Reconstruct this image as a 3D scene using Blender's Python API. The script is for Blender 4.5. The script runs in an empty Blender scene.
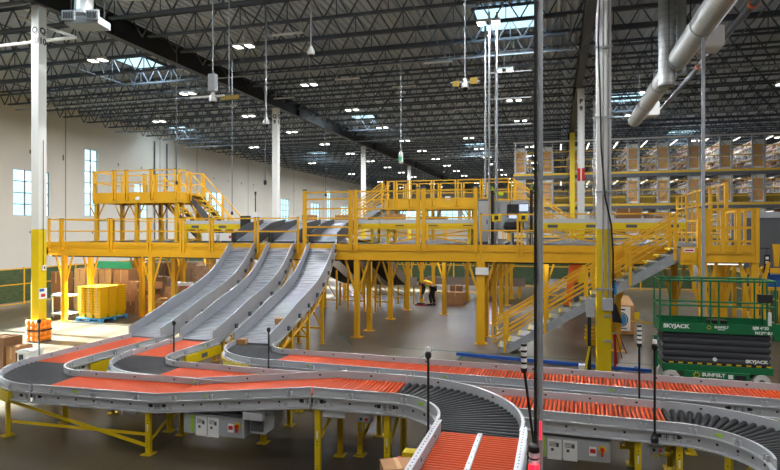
import bpy, bmesh, math, random
from mathutils import Vector, Matrix
R = math.radians
C = bpy.context.scene.collection
rnd = random.Random(7)
ORG = {}

# ------------------------------------------------------------------ materials
def lin(c):
    def g(u):
        u /= 255.
        return u/12.92 if u <= .04045 else ((u+.055)/1.055)**2.4
    return (g(c[0]), g(c[1]), g(c[2]), 1)

def mat(name, col, rough=.5, metal=0, var=.0, scale=4., bump=0., bscale=40., emit=0, stretch=None, spec=.5):
    m = bpy.data.materials.new(name); m.use_nodes = True
    nt = m.node_tree; N = nt.nodes; L = nt.links
    b = N['Principled BSDF']
    b.inputs['Roughness'].default_value = rough; b.inputs['Metallic'].default_value = metal
    b.inputs['Specular IOR Level'].default_value = spec
    c = lin(col); b.inputs['Base Color'].default_value = c
    if var or bump:
        tc = N.new('ShaderNodeTexCoord'); mp = N.new('ShaderNodeMapping')
        L.new(tc.outputs['Object'], mp.inputs['Vector'])
        if stretch: mp.inputs['Scale'].default_value = stretch
    if var:
        n = N.new('ShaderNodeTexNoise'); n.inputs['Scale'].default_value = scale; n.inputs['Detail'].default_value = 4
        L.new(mp.outputs[0], n.inputs['Vector'])
        r = N.new('ShaderNodeValToRGB')
        r.color_ramp.elements[0].position = .3; r.color_ramp.elements[1].position = .7
        r.color_ramp.elements[0].color = tuple(x*(1-var) for x in c[:3])+(1,)
        r.color_ramp.elements[1].color = tuple(min(1, x*(1+var*.6)) for x in c[:3])+(1,)
        L.new(n.outputs['Fac'], r.inputs[0]); L.new(r.outputs[0], b.inputs['Base Color'])
    if bump:
        n2 = N.new('ShaderNodeTexNoise'); n2.inputs['Scale'].default_value = bscale
        L.new(mp.outputs[0], n2.inputs['Vector'])
        bp = N.new('ShaderNodeBump'); bp.inputs['Strength'].default_value = bump; bp.inputs['Distance'].default_value = .02
        L.new(n2.outputs['Fac'], bp.inputs['Height']); L.new(bp.outputs[0], b.inputs['Normal'])
    if emit:
        b.inputs['Emission Color'].default_value = c; b.inputs['Emission Strength'].default_value = emit
    return m

M = {}
M['yellow'] = mat('yellow_steel', (222, 166, 22), .45, var=.08, scale=1.5)
M['lemon'] = mat('column_yellow', (222, 190, 8), .45, var=.06, scale=1.)
M['tote'] = mat('tote_yellow', (232, 184, 6), .5, var=.05)
M['orange'] = mat('orange_roller', (204, 74, 24), .5, spec=.2, var=.1, scale=1.2)
M['grey_roller'] = mat('grey_roller', (34, 35, 39), .5, spec=.25)
M['rail'] = mat('rail_grey', (196, 198, 203), .42, .15, var=.04, scale=2.)
M['galv'] = mat('galvanised', (160, 164, 168), .42, .25, var=.1, scale=8.)
M['chute'] = mat('chute_steel', (176, 179, 186), .42, .2, var=.06, scale=2.)
M['chute_dark'] = mat('chute_dark', (74, 74, 78), .5, .2)
M['dark'] = mat('dark_metal', (30, 31, 33), .5)
M['black'] = mat('black_plastic', (16, 16, 18), .4)
M['white'] = mat('white_paint', (224, 223, 219), .5, var=.04, scale=1.)
M['off'] = mat('white_panel', (232, 232, 230), .45)
M['grey'] = mat('grey_box', (168, 171, 175), .45)
M['dgrey'] = mat('dark_grey', (84, 87, 92), .5)
M['card'] = mat('cardboard', (176, 128, 84), .8, var=.1, scale=3.)
M['card2'] = mat('cardboard_dark', (134, 94, 62), .8, var=.1, scale=3.)
M['cardp'] = mat('cardboard_pale', (204, 164, 116), .8, var=.1, scale=3.)
M['wrap'] = mat('wrapped_cardboard', (160, 130, 106), .25, var=.25, scale=5., bump=.5, bscale=14.)
M['wood'] = mat('wood', (190, 140, 80), .6, var=.15, scale=3., stretch=(1, 1, 6))
M['blue'] = mat('blue_plastic', (62, 140, 200), .5)
M['bluerail'] = mat('blue_rail', (30, 84, 170), .45)
M['green'] = mat('lift_green', (8, 104, 58), .4, var=.08, scale=2.)
M['fence'] = mat('green_mesh', (52, 82, 50), .8, var=.2, scale=20.)
M['mint'] = mat('mint_sheet', (80, 200, 140), .6)
M['red'] = mat('red', (196, 30, 30), .5)
M['maroon'] = mat('red_strap', (150, 30, 42), .7)
M['guard'] = mat('column_guard_orange', (250, 140, 10), .45)
M['machine'] = mat('machine_orange', (236, 110, 30), .45)
M['paper'] = mat('paper', (238, 238, 236), .7)
M['lime'] = mat('lime_label', (160, 210, 40), .6)
M['joist'] = mat('joist_grey', (82, 90, 100), .5, .1)
M['girder'] = mat('girder_black', (20, 20, 23), .5)
M['deck'] = mat('roof_deck', (186, 192, 200), .55, .1)
M['wall'] = mat('tilt_up_wall', (218, 212, 202), .75, var=.05, scale=.35)
M['seam'] = mat('wall_seam', (150, 146, 140), .8)
M['duct'] = mat('spiral_duct', (196, 200, 200), .38, .35, var=.06, scale=4.)
M['lamp'] = mat('lamp_face', (255, 255, 250), .4, emit=9)
M['strip'] = mat('strip_face', (255, 252, 244), .4, emit=2.2)
M['sky_lens'] = mat('skylight_lens', (188, 226, 240), .4, emit=1.3)
M['screen'] = mat('screen_face', (190, 205, 235), .4, emit=.7)
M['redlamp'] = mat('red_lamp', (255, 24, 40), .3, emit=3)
M['greenlamp'] = mat('green_lamp', (40, 255, 120), .3, emit=3)
M['hivis'] = mat('hi_vis_yellow', (206, 230, 40), .7)
M['hivis_o'] = mat('hi_vis_orange', (240, 130, 60), .7)
M['cloth'] = mat('black_cloth', (26, 27, 32), .85)
M['skin'] = mat('skin', (150, 104, 80), .6)
M['hair'] = mat('dark_hair', (22, 18, 16), .7)
M['tape'] = mat('green_tape', (38, 92, 74), .6)
M['ytape'] = mat('yellow_tape', (216, 176, 50), .6)
M['dgrey2'] = mat('unit_grey', (124, 128, 130), .5)
M['mdeck'] = mat('mezzanine_decking', (66, 60, 54), .7)
M['drab'] = mat('drab_panel', (128, 116, 104), .7)
M['olive'] = mat('olive_mesh', (140, 116, 44), .8)
M['pink'] = mat('pale_goods', (186, 166, 160), .7, var=.1)
M['tan'] = mat('tan_goods', (214, 160, 104), .75, var=.12)
M['wheel'] = mat('grey_rubber', (196, 196, 190), .7)

def chute_bed_mat():
    m = mat('chute_bed', (140, 144, 152), .34, .3); nt = m.node_tree; N = nt.nodes; L = nt.links
    tc = N.new('ShaderNodeTexCoord'); w = N.new('ShaderNodeTexWave'); w.bands_direction = 'Y'
    w.inputs['Scale'].default_value = 3.2; w.inputs['Distortion'].default_value = .6; w.inputs['Detail'].default_value = 2
    L.new(tc.outputs['Object'], w.inputs['Vector'])
    bp = N.new('ShaderNodeBump'); bp.inputs['Strength'].default_value = .5; bp.inputs['Distance'].default_value = .02
    L.new(w.outputs['Fac'], bp.inputs['Height']); L.new(bp.outputs[0], N['Principled BSDF'].inputs['Normal'])
    n = N.new('ShaderNodeTexNoise'); n.inputs['Scale'].default_value = 2.
    mp = N.new('ShaderNodeMapping'); mp.inputs['Scale'].default_value = (1, 9, 1)
    L.new(tc.outputs['Object'], mp.inputs[0]); L.new(mp.outputs[0], n.inputs['Vector'])
    r = N.new('ShaderNodeValToRGB'); r.color_ramp.elements[0].position = .35; r.color_ramp.elements[1].position = .65
    r.color_ramp.elements[0].color = lin((98, 102, 110)); r.color_ramp.elements[1].color = lin((138, 142, 150))
    L.new(n.outputs['Fac'], r.inputs[0]); L.new(r.outputs[0], N['Principled BSDF'].inputs['Base Color'])
    return m
M['bed'] = chute_bed_mat()

def floor_mat():
    m = mat('polished_concrete', (124, 117, 107), .3); nt = m.node_tree; N = nt.nodes; L = nt.links
    b = N['Principled BSDF']; tc = N.new('ShaderNodeTexCoord')
    n = N.new('ShaderNodeTexNoise'); n.inputs['Scale'].default_value = .35; n.inputs['Detail'].default_value = 4
    L.new(tc.outputs['Object'], n.inputs['Vector'])
    r = N.new('ShaderNodeValToRGB'); r.color_ramp.elements[0].position = .2; r.color_ramp.elements[1].position = .85
    r.color_ramp.elements[0].color = lin((70, 62, 51)); r.color_ramp.elements[1].color = lin((94, 84, 70))
    L.new(n.outputs['Fac'], r.inputs[0])
    br = N.new('ShaderNodeTexBrick'); br.offset = 0; br.inputs['Scale'].default_value = 1
    br.inputs['Brick Width'].default_value = 4.1; br.inputs['Row Height'].default_value = 4.1
    br.inputs['Mortar Size'].default_value = .012; br.inputs['Color1'].default_value = (1, 1, 1, 1); br.inputs['Color2'].default_value = (.9, .9, .9, 1)
    br.inputs['Mortar'].default_value = (.45, .45, .45, 1)
    L.new(tc.outputs['Object'], br.inputs['Vector'])
    mx = N.new('ShaderNodeMix'); mx.data_type = 'RGBA'; mx.blend_type = 'MULTIPLY'; mx.inputs[0].default_value = 1
    L.new(r.outputs[0], mx.inputs[6]); L.new(br.outputs['Color'], mx.inputs[7]); L.new(mx.outputs[2], b.inputs['Base Color'])
    n2 = N.new('ShaderNodeTexNoise'); n2.inputs['Scale'].default_value = .6; n2.inputs['Detail'].default_value = 3
    L.new(tc.outputs['Object'], n2.inputs['Vector'])
    mr = N.new('ShaderNodeMapRange'); mr.inputs['To Min'].default_value = .26; mr.inputs['To Max'].default_value = .36; b.inputs['Specular IOR Level'].default_value = .3
    L.new(n2.outputs['Fac'], mr.inputs['Value']); L.new(mr.outputs[0], b.inputs['Roughness'])
    return m
M['floor'] = floor_mat()

def pane_mat():
    m = bpy.data.materials.new('window_glass'); m.use_nodes = True; nt = m.node_tree; N = nt.nodes; L = nt.links
    N.remove(N['Principled BSDF']); o = N['Material Output']
    t = N.new('ShaderNodeBsdfTransparent'); t.inputs[0].default_value = (.86, .95, .97, 1)
    g = N.new('ShaderNodeBsdfGlossy'); g.inputs['Roughness'].default_value = .05
    mx = N.new('ShaderNodeMixShader'); mx.inputs[0].default_value = .06
    L.new(t.outputs[0], mx.inputs[1]); L.new(g.outputs[0], mx.inputs[2]); L.new(mx.outputs[0], o.inputs[0])
    return m
M['pane'] = pane_mat()

def mesh_screen_mat():
    m = bpy.data.materials.new('fence_mesh'); m.use_nodes = True; nt = m.node_tree; N = nt.nodes; L = nt.links
    b = N['Principled BSDF']; b.inputs['Roughness'].default_value = .8
    tc = N.new('ShaderNodeTexCoord'); mp = N.new('ShaderNodeMapping'); mp.inputs['Scale'].default_value = (1, 1, 9)
    L.new(tc.outputs['Object'], mp.inputs[0])
    n = N.new('ShaderNodeTexNoise'); n.inputs['Scale'].default_value = 3; L.new(mp.outputs[0], n.inputs['Vector'])
    r = N.new('ShaderNodeValToRGB'); r.color_ramp.elements[0].position = .35; r.color_ramp.elements[1].position = .65
    r.color_ramp.elements[0].color = lin((40, 56, 36)); r.color_ramp.elements[1].color = lin((70, 88, 56))
    L.new(n.outputs['Fac'], r.inputs[0]); L.new(r.outputs[0], b.inputs['Base Color'])
    return m
M['fence'] = mesh_screen_mat()

# ------------------------------------------------------------------ mesh builder
class MB:
    def __init__(s): s.v = []; s.f = []; s.mi = []
    def add(s, vs, fs, mi=0):
        o = len(s.v); s.v += [tuple(v) for v in vs]
        for f in fs: s.f.append([i+o for i in f]); s.mi.append(mi)
        return s
    def box(s, c, d, mi=0, rot=None):
        x, y, z = d[0]/2, d[1]/2, d[2]/2
        vs = [Vector(p) for p in ((-x,-y,-z),(x,-y,-z),(x,y,-z),(-x,y,-z),(-x,-y,z),(x,-y,z),(x,y,z),(-x,y,z))]
        if rot is not None: vs = [rot @ v for v in vs]
        c = Vector(c); vs = [v+c for v in vs]
        return s.add(vs, [(3,2,1,0),(4,5,6,7),(0,1,5,4),(1,2,6,5),(2,3,7,6),(3,0,4,7)], mi)
    def bx(s, x0, x1, y0, y1, z0, z1, mi=0):
        return s.box(((x0+x1)/2, (y0+y1)/2, (z0+z1)/2), (abs(x1-x0), abs(y1-y0), abs(z1-z0)), mi)
    def bar(s, p0, p1, w, h, mi=0, up=(0, 0, 1)):
        p0, p1 = Vector(p0), Vector(p1); t = (p1-p0); ln = t.length
        if ln < 1e-6: return s
        t /= ln; u = Vector(up)
        if abs(t.dot(u)) > .98: u = Vector((0, 1, 0))
        r = t.cross(u).normalized(); u = r.cross(t)
        m = Matrix((t, r, u)).transposed()
        return s.box((p0+p1)/2, (ln, w, h), mi, m)
    def tube(s, p0, p1, r, n=8, r2=None, mi=0, caps=True):
        p0, p1 = Vector(p0), Vector(p1); r2 = r if r2 is None else r2
        t = (p1-p0).normalized(); u = Vector((0, 0, 1)) if abs(t.z) < .9 else Vector((1, 0, 0))
        a = t.cross(u).normalized(); b = t.cross(a)
        vs = []
        for p, q in ((p0, r), (p1, r2)):
            for i in range(n):
                th = 2*math.pi*i/n; vs.append(p+(a*math.cos(th)+b*math.sin(th))*q)
        fs = [(i, (i+1) % n, n+(i+1) % n, n+i) for i in range(n)]
        if caps: fs += [tuple(range(n))[::-1], tuple(range(n, 2*n))]
        return s.add(vs, fs, mi)
    def pipe(s, pts, r, n=6, mi=0):
        for a, b in zip(pts[:-1], pts[1:]): s.tube(a, b, r, n, mi=mi)
        return s
    def sweep(s, prof, pts, mi=0, tangents=None):
        # closed profile (u = to the right, v = up) carried along pts
        pts = [Vector(p) for p in pts]; n = len(prof); vs = []
        for i, p in enumerate(pts):
            t = (pts[min(i+1, len(pts)-1)]-pts[max(i-1, 0)]); t.z = 0; t.normalize()
            r = Vector((t.y, -t.x, 0))
            for u, v in prof: vs.append(p+r*u+Vector((0, 0, v)))
        fs = []
        for i in range(len(pts)-1):
            for j in range(n):
                k = (j+1) % n; fs.append((i*n+j, i*n+k, (i+1)*n+k, (i+1)*n+j))
        fs += [tuple(range(n))[::-1], tuple((len(pts)-1)*n+j for j in range(n))]
        return s.add(vs, fs, mi)
    def prism(s, poly, vec, mi=0):
        n = len(poly); vec = Vector(vec); a = [Vector(p) for p in poly]; vs = a+[p+vec for p in a]
        fs = [tuple(range(n)), tuple(range(n, 2*n))[::-1]]+[((i+1) % n, i, n+i, n+(i+1) % n) for i in range(n)]
        return s.add(vs, fs, mi)
    def lathe(s, prof, c=(0, 0, 0), n=16, mi=0):
        c = Vector(c); vs = []
        for r, z in prof:
            for i in range(n):
                th = 2*math.pi*i/n; vs.append(c+Vector((r*math.cos(th), r*math.sin(th), z)))
        fs = []
        for j in range(len(prof)-1):
            for i in range(n):
                k = (i+1) % n; fs.append((j*n+i, j*n+k, (j+1)*n+k, (j+1)*n+i))
        fs += [tuple(range(n))[::-1], tuple(range((len(prof)-1)*n, len(prof)*n))]
        return s.add(vs, fs, mi)
    def data(s, name, mats, org=(0, 0, 0), smooth=False):
        me = bpy.data.meshes.new(name); o = Vector(org)
        me.from_pydata([Vector(v)-o for v in s.v], [], s.f); me.update()
        for m in (mats if isinstance(mats, (list, tuple)) else [mats]): me.materials.append(m)
        me.polygons.foreach_set('material_index', s.mi)
        bm = bmesh.new(); bm.from_mesh(me); bmesh.ops.recalc_face_normals(bm, faces=bm.faces); bm.to_mesh(me); bm.free()
        if smooth:
            for p in me.polygons: p.use_smooth = True
            try: me.set_sharp_from_angle(angle=R(40))
            except Exception: pass
        return me
    def build(s, name, mats, parent=None, smooth=False, bevel=0):
        if parent is None:
            xs = [v[0] for v in s.v]; ys = [v[1] for v in s.v]; zs = [v[2] for v in s.v]
            org = ((min(xs)+max(xs))/2, (min(ys)+max(ys))/2, min(zs))
        else: org = ORG[parent.name]
        ob = bpy.data.objects.new(name, s.data(name, mats, org, smooth)); C.objects.link(ob)
        if parent is None: ob.location = org
        else: ob.parent = parent
        ORG[ob.name] = org
        if bevel:
            b = ob.modifiers.new('bevel', 'BEVEL'); b.width = bevel; b.segments = 2; b.limit_method = 'ANGLE'
        return ob

def tag(o, label=None, cat=None, group=None, kind=None):
    if label: o['label'] = label
    if cat: o['category'] = cat
    if group: o['group'] = group
    if kind: o['kind'] = kind
    return o
def thing(name, label, cat, loc, group=None):
    o = bpy.data.objects.new(name, None); C.objects.link(o); o.location = loc; o.empty_display_size = .2
    ORG[o.name] = tuple(loc); return tag(o, label, cat, group)
def inst(name, me, parent, loc, rot=None, scale=None):
    o = bpy.data.objects.new(name, me); C.objects.link(o); o.parent = parent
    o.location = Vector(loc)-Vector(ORG[parent.name])
    if rot is not None: o.rotation_euler = rot
    if scale is not None: o.scale = scale
    ORG[o.name] = tuple(loc); return o
KIDS = {}
def copy_tree(root, loc, label=None, rz=None):
    def rec(o, p):
        c = o.copy(); C.objects.link(c)
        if p is not None: c.parent = p
        for ch in list(o.children): rec(ch, c)
        return c
    c = rec(root, None); c.location = loc; ORG[c.name] = tuple(loc)
    if rz is not None: c.rotation_euler.z = rz
    if label: c['label'] = label
    return c
def struct(o, label=None):
    o['kind'] = 'structure'
    if label: o['label'] = label
    return o
def text(body, size, loc, rot, parent, m, name='lettering', ext=.002, align='CENTER', sx=1, bold=.045):
    cu = bpy.data.curves.new(name, 'FONT'); cu.body = body; cu.size = size; cu.extrude = ext
    cu.align_x = align; cu.align_y = 'CENTER'; cu.materials.append(m)
    cu.offset = size*bold
    q = bpy.data.objects.new(name, cu); C.objects.link(q); bpy.context.view_layer.update()
    me = bpy.data.meshes.new_from_object(q.evaluated_get(bpy.context.evaluated_depsgraph_get())); bpy.data.objects.remove(q)
    o = bpy.data.objects.new(name, me); C.objects.link(o)
    o.parent = parent; o.location = Vector(loc)-Vector(ORG[parent.name]); o.rotation_euler = rot; o.scale = (sx, 1, 1)
    return o
FR = (R(90), 0, 0)          # faces -Y
RT = (R(90), 0, R(90))      # faces +X

# ------------------------------------------------------------------ camera, world, sun
cam = bpy.data.cameras.new('camera'); co = bpy.data.objects.new('camera', cam); C.objects.link(co)
co.location = (0, 0, 3.6); co.rotation_euler = (R(90), 0, R(15.9))
cam.sensor_fit = 'HORIZONTAL'; cam.sensor_width = 36; cam.lens = 27.0; cam.shift_y = -5/780; cam.clip_end = 400; cam.clip_start = .05
sc = bpy.context.scene; sc.camera = co
sc.view_settings.view_transform = 'Standard'; sc.view_settings.look = 'None'; sc.view_settings.gamma = 1
sc.view_settings.use_curve_mapping = False; sc.view_settings.exposure = 0.12
sc.cycles.use_denoising = True; sc.cycles.max_bounces = 8; sc.cycles.diffuse_bounces = 5; sc.cycles.sample_clamp_indirect = 6
w = bpy.data.worlds.new('sky'); sc.world = w; w.use_nodes = True
bg = w.node_tree.nodes['Background']; bg.inputs[0].default_value = lin((196, 232, 240)); bg.inputs[1].default_value = 2.3
sun = bpy.data.lights.new('sun', 'SUN'); so = bpy.data.objects.new('sun', sun); C.objects.link(so)
sun.energy = 230; sun.angle = R(.8); sun.color = (1, .985, .95)
so.location = (-50, 14, 20)
so.rotation_euler = Vector((math.cos(R(18.7)), -.03, -math.sin(R(18.7)))).to_track_quat('-Z', 'Y').to_euler()

# ------------------------------------------------------------------ room shell
WX, YB, YF, XR, ZD = -32.3, 114., -13., 36., 11.95
struct(MB().bx(WX-.3, XR+.3, YF-.3, YB+.3, -.3, 0).build('floor', M['floor']), 'polished grey concrete floor with saw-cut joints')
# windows on the left wall: y0, y1, z0, z1, columns, rows
WINS = [(9.4, 12.9, 4.5, 7.4, 2, 4), (13.1, 16.6, 4.5, 7.4, 2, 4), (16.8, 20.3, 4.5, 7.4, 2, 4),
        (28.4, 31.1, 4.5, 7.4, 3, 4), (34.1, 35.35, 4.6, 9.4, 2, 6), (39.2, 40.8, 4.6, 7.3, 2, 4), (49.2, 52.0, 4.7, 7.3, 3, 4),
        (64.9, 67.3, 4.6, 7.4, 3, 4), (74., 77.1, 4.9, 7.3, 3, 4), (79.8, 81.3, 4.9, 9.4, 2, 6), (85.5, 89.3, 4.9, 7.3, 3, 4)]
wl = MB(); y = YF
for (a, b, z0, z1, nc, nr) in WINS:
    wl.bx(WX-.25, WX, y, a, 0, 12.4); wl.bx(WX-.25, WX, a, b, 0, z0); wl.bx(WX-.25, WX, a, b, z1, 12.4); y = b
wl.bx(WX-.25, WX, y, YB, 0, 12.4)
for yy in (12.6, 22.5, 32.4, 42.3, 47.6, 57, 68.5, 78.3, 92, 102):
    wl.bx(WX, WX+.012, yy-.04, yy+.04, 0, 11.6, 1)
rw = random.Random(3)
for yy in [14+2.6*i for i in range(34)]:
    for zz in (3.4, 8.6):
        if not any(a-.3 < yy < b+.3 and z0-.2 < zz < z1+.2 for (a, b, z0, z1, _, _) in WINS):
            wl.bx(WX, WX+.012, yy-.05, yy+.05, zz-.12+rw.uniform(-.2, .2), zz+.12, 2)
struct(wl.build('wall_left', [M['wall'], M['seam'], M['dgrey']]), 'off-white tilt-up concrete wall with tall windows')
for i, (a, b, z0, z1, nc, nr) in enumerate(WINS):
    f = MB()
    for k in range(nc+1):
        yy = a+(b-a)*k/nc; f.bx(WX-.16, WX-.08, yy-.025, yy+.025, z0, z1)
    for k in range(nr+1):
        zz = z0+(z1-z0)*k/nr; f.bx(WX-.16, WX-.08, a, b, zz-.025, zz+.025)
    fo = f.build('window_%d' % (i+1), M['dgrey']); struct(fo, 'tall daylight window with thin grey bars in the off-white wall')
    MB().bx(WX-.125, WX-.115, a, b, z0, z1).build('pane', M['pane'], fo)
BW = [(-30.4, -27), (-26.2, -22.8), (-22, -18.6), (-17.8, -14.4)]; wb = MB().bx(WX-.3, XR, YB, YB+.3, 0, 5.0).bx(WX-.3, XR, YB, YB+.3, 7.4, 12.4); x = WX-.3
for a, b in BW: wb.bx(x, a, YB, YB+.3, 5.0, 7.4); x = b
wb.bx(x, XR, YB, YB+.3, 5.0, 7.4)
struct(wb.build('wall_back', M['wall']), 'far end wall of the hall with a row of bright windows')
for i, (a, b) in enumerate(BW):
    f = MB()
    for k in range(4): f.bx(a+(b-a)*k/3-.04, a+(b-a)*k/3+.04, YB+.1, YB+.2, 5.0, 7.4)
    for k in range(4): f.bx(a, b, YB+.1, YB+.2, 5.0+.8*k-.04, 5.0+.8*k+.04)
    fo = struct(f.build('window_%d' % (len(WINS)+i+1), M['dgrey']), 'bright window in the far end wall')
    MB().bx(a, b, YB+.14, YB+.15, 5.0, 7.4).build('pane', M['pane'], fo)
struct(MB().bx(WX-.3, XR, YF-.3, YF, 0, 12.4).build('wall_front', M['wall']), 'end wall behind the viewer')
struct(MB().bx(XR, XR+.3, YF, YB, 0, 12.4).build('wall_right', M['wall']), 'right side wall of the hall')
# ceiling: ribbed steel deck, ribs along Y
dk = MB(); p = .30; x = WX; vs = []
while x < XR:
    vs += [(x, 0), (x+.10, 0), (x+.14, .075), (x+.26, .075)]; x += p
vv = []
for (xx, dz) in vs: vv += [(xx, YF, ZD+dz), (xx, YB, ZD+dz)]
dk.add(vv, [(2*i, 2*i+1, 2*i+3, 2*i+2) for i in range(len(vs)-1)])
dk.bx(WX-.3, XR+.3, YF-.3, YB+.3, ZD+.12, ZD+.3)
struct(dk.build('ceiling', M['deck']), 'ribbed grey steel roof deck')
# joists along X
def joist_mesh(L):
    m = MB(); n = 18; h = .86
    for dx in (-.035, .035):
        m.bx(0, L, dx*1.6-.02, dx*1.6+.02, h-.05, h); m.bx(0, L, dx*1.6-.004, dx*1.6+.004, h-.08, h)
        m.bx(L/n*.8, L-L/n*.8, dx*1.6-.02, dx*1.6+.02, 0, .05); m.bx(L/n*.8, L-L/n*.8, dx*1.6-.004, dx*1.6+.004, 0, .08)
    for i in range(n):
        a, b, c = L*i/n, L*(i+.5)/n, L*(i+1)/n
        m.bar((a, 0, h-.04), (b, 0, .04), .045, .045); m.bar((b, 0, .04), (c, 0, h-.04), .045, .045)
        if i % 2: m.bar((a, 0, h-.04), (a, 0, .04), .03, .03)
    return m
BAYS = [(WX, -16.0), (-16.0, 1.1), (1.1, 18.2), (18.2, XR)]
JY = [15.2+16.3/8*k for k in range(-2, 48)]
for bi, (a, b) in enumerate(BAYS):
    me = joist_mesh(b-a).data('ceiling_joist', M['joist'])
    for yy in JY:
        if bi == 3 and yy < 40: continue
        o = bpy.data.objects.new('ceiling_joist', me); C.objects.link(o); o.location = (a, yy, ZD-.88)
        struct(o, 'dark grey open-web steel roof joist'); o['group'] = 'open-web roof joists'
for bi, (a, b) in enumerate(BAYS):
    for k in (1, 2):
        xx = a+(b-a)*k/3
        o = MB().bar((xx, JY[0], ZD-.84), (xx, JY[-1], ZD-.84), .045, .045).bar((xx, JY[0], ZD-.1), (xx, JY[-1], ZD-.1), .04, .04).build('ceiling_bridging', M['joist'])
        struct(o, 'thin steel bridging line tying the roof joists')
for gx in (-16.0, 1.1, 18.2):
    g = MB().bx(gx-.02, gx+.02, YF, YB, 10.85, 11.05); g.v = []; g.f = []; g.mi = []
    g.bx(gx-.16, gx+.16, YF, YB, 10.84, 10.90); g.bx(gx-.16, gx+.16, YF, YB, 11.6, 11.66); g.bx(gx-.05, gx+.05, YF, YB, 10.90, 11.6)
    for k in range(-1, 7):
        g.bx(gx-.2, gx+.2, 15.2+16.3*k+3-.15, 15.2+16.3*k+3+.15, 10.88, 11.62)
    struct(g.build('ceiling_girder', M['girder']), 'black steel roof girder on the column row')
# sprinkler mains
pe = MB()
for (x0, x1, yy, zz, r) in ((WX+.3, -15.3, 15.75, 9.97, .06), (-15.6, .8, 24.3, 10.75, .035), (-15.6, .8, 34.5, 10.75, .035), (-31, -16.3, 27.4, 10.75, .04), (-31, -16.3, 35.6, 10.75, .04),
                            (-15.6, .8, 44.7, 10.75, .035), (1.5, 17.8, 29.0, 10.75, .035), (1.5, 17.8, 39.6, 10.75, .035), (-31, -16.3, 43.8, 10.75, .04), (-15.6, .8, 56.9, 10.75, .04)):
    o = MB().tube((x0, yy, zz), (x1, yy, zz), r, 8)
    for q in range(5): o.bar((x0+(x1-x0)*(q+.5)/5, yy, zz), (x0+(x1-x0)*(q+.5)/5, yy, ZD-.86), .02, .02)
    o = o.build('sprinkler_pipe', M['white' if r > .05 else 'galv'])
    tag(o, 'thin grey sprinkler pipe running under the dark roof joists' if r < .05 else 'thick white sprinkler pipe meeting the numbered white column near its top', 'pipe', 'sprinkler pipes under the roof' if r < .05 else None)

t = MB().tube((-15.3, 15.75, 9.97), (-18.5, 16.5, 11.2), .05, 8).build('sprinkler_pipe', M['white']); tag(t, 'white sprinkler branch pipe meeting the thick white pipe at a corner by the girder', 'pipe')
# ------------------------------------------------------------------ skylights
for i, (x, y, wx, wy) in enumerate(((-19.85, 24.4, 1.7, 2.0), (-1.9, 23.3, 2.3, 2.6), (-13.6, 40.6, 1.8, 2.2), (4.3, 39.5, 2.2, 2.0), (10.2, 54.5, 2.2, 2.2), (-7.6, 56.9, 2.2, 2.2), (-29.5, 41.4, 1.8, 2.0), (-24.6, 57.9, 2.2, 2.4), (-14.8, 11.5, 1.6, 2.2))):
    f = MB()
    for s in (-1, 1):
        f.bx(x+s*wx/2-.05, x+s*wx/2+.05, y-wy/2, y+wy/2, ZD-.09, ZD); f.bx(x-wx/2, x+wx/2, y+s*wy/2-.05, y+s*wy/2+.05, ZD-.09, ZD)
    fo = struct(f.build('skylight', M['joist']), 'bright pale blue skylight in the dark roof')
    MB().bx(x-wx/2, x+wx/2, y-wy/2, y+wy/2, ZD-.05, ZD-.03).build('lens', M['sky_lens'], fo)
    la = bpy.data.lights.new('skylight_daylight', 'AREA'); la.shape = 'RECTANGLE'; la.size = wx; la.size_y = wy; la.energy = 160; la.color = (.72, .9, 1)
    lo = bpy.data.objects.new('skylight_daylight', la); C.objects.link(lo); lo.location = (x, y, ZD-.1)

# ------------------------------------------------------------------ high bay lamps
def make_highbay():
    r = thing('high_bay_light', 'small bright high bay lamp hanging in a row under the dark roof', 'ceiling light', (0, 0, 0), 'high bay lamps under the roof')
    h = MB()
    h.bx(-.38, .38, -.05, .05, .08, .14)
    for s in (-1, 1): h.bx(s*.24-.15, s*.24+.15, -.2, .2, 0, .07)
    h.tube((0, 0, .14), (0, 0, 1.39), .012, 6)
    h.build('housing', M['white'], r)
    for s in (-1, 1):
        MB().bx(s*.24-.12, s*.24+.12, -.17, .17, -.012, 0).build('lens', M['lamp'], r)
    la = bpy.data.lights.new('lamp', 'AREA'); la.shape = 'RECTANGLE'; la.size = .12; la.size_y = .12; la.energy = 350; la.color = (.97, .99, 1)
    lo = bpy.data.objects.new('lamp', la); C.objects.link(lo); lo.parent = r; lo.location = (0, 0, -.03)
    return r
hb = make_highbay(); first = True; n = hb
LC = lambda o: [c for c in o.children if c.type == 'LIGHT'][0]
dim = LC(hb).data.copy(); dim.energy = 130; bright = LC(hb).data
for x in (-24.5, -18.1, -11.4, -6.4, -2.2, 4.4, 10.5, 16.2, 23, 30):
    for k in range(-4, 14):
        y = 19.8+6.1*k
        if (x == -6.4 and k < 4) or (x == -24.5 and k % 2) or (x > 10 and k < 5 and not (x < 17 and (k < 0 or k == 2))) or (x == 4.4 and k in (-1, 0, 4, 5)) or (x == -2.2 and k == 4) or (x > 17 and k % 2): continue  # leftmost row and a few off-view right lamps are added for extra light
        if first: hb.location = (x, y, 10.55); first = False; n = hb
        else: n = copy_tree(hb, (x, y, 10.55)); LC(n).data = bright
        if k < -1: LC(n).data = dim  # rows over and behind the camera: unseen, added as foreground fill
# unlit white strip fittings
for (x, y) in ((-9.3, 19.2), (-9.4, 25.7), (-7.2, 27.8), (-18, 29.5), (-20.5, 34.), (-5.2, 34.), (-4.8, 24.2), (-3.6, 29.), (-14., 28.5)):
    o = MB().bx(x-.6, x+.6, y-.06, y+.06, 10.62, 10.67)
    for s in (-.5, .5): o.bar((x+s, y, 10.67), (x+s, y, 11.06), .012, .012)
    tag(o.build('strip_light', M['white']), 'unlit slim white strip fitting hanging under the dark roof', 'ceiling light', 'unlit strip fittings')

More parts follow.
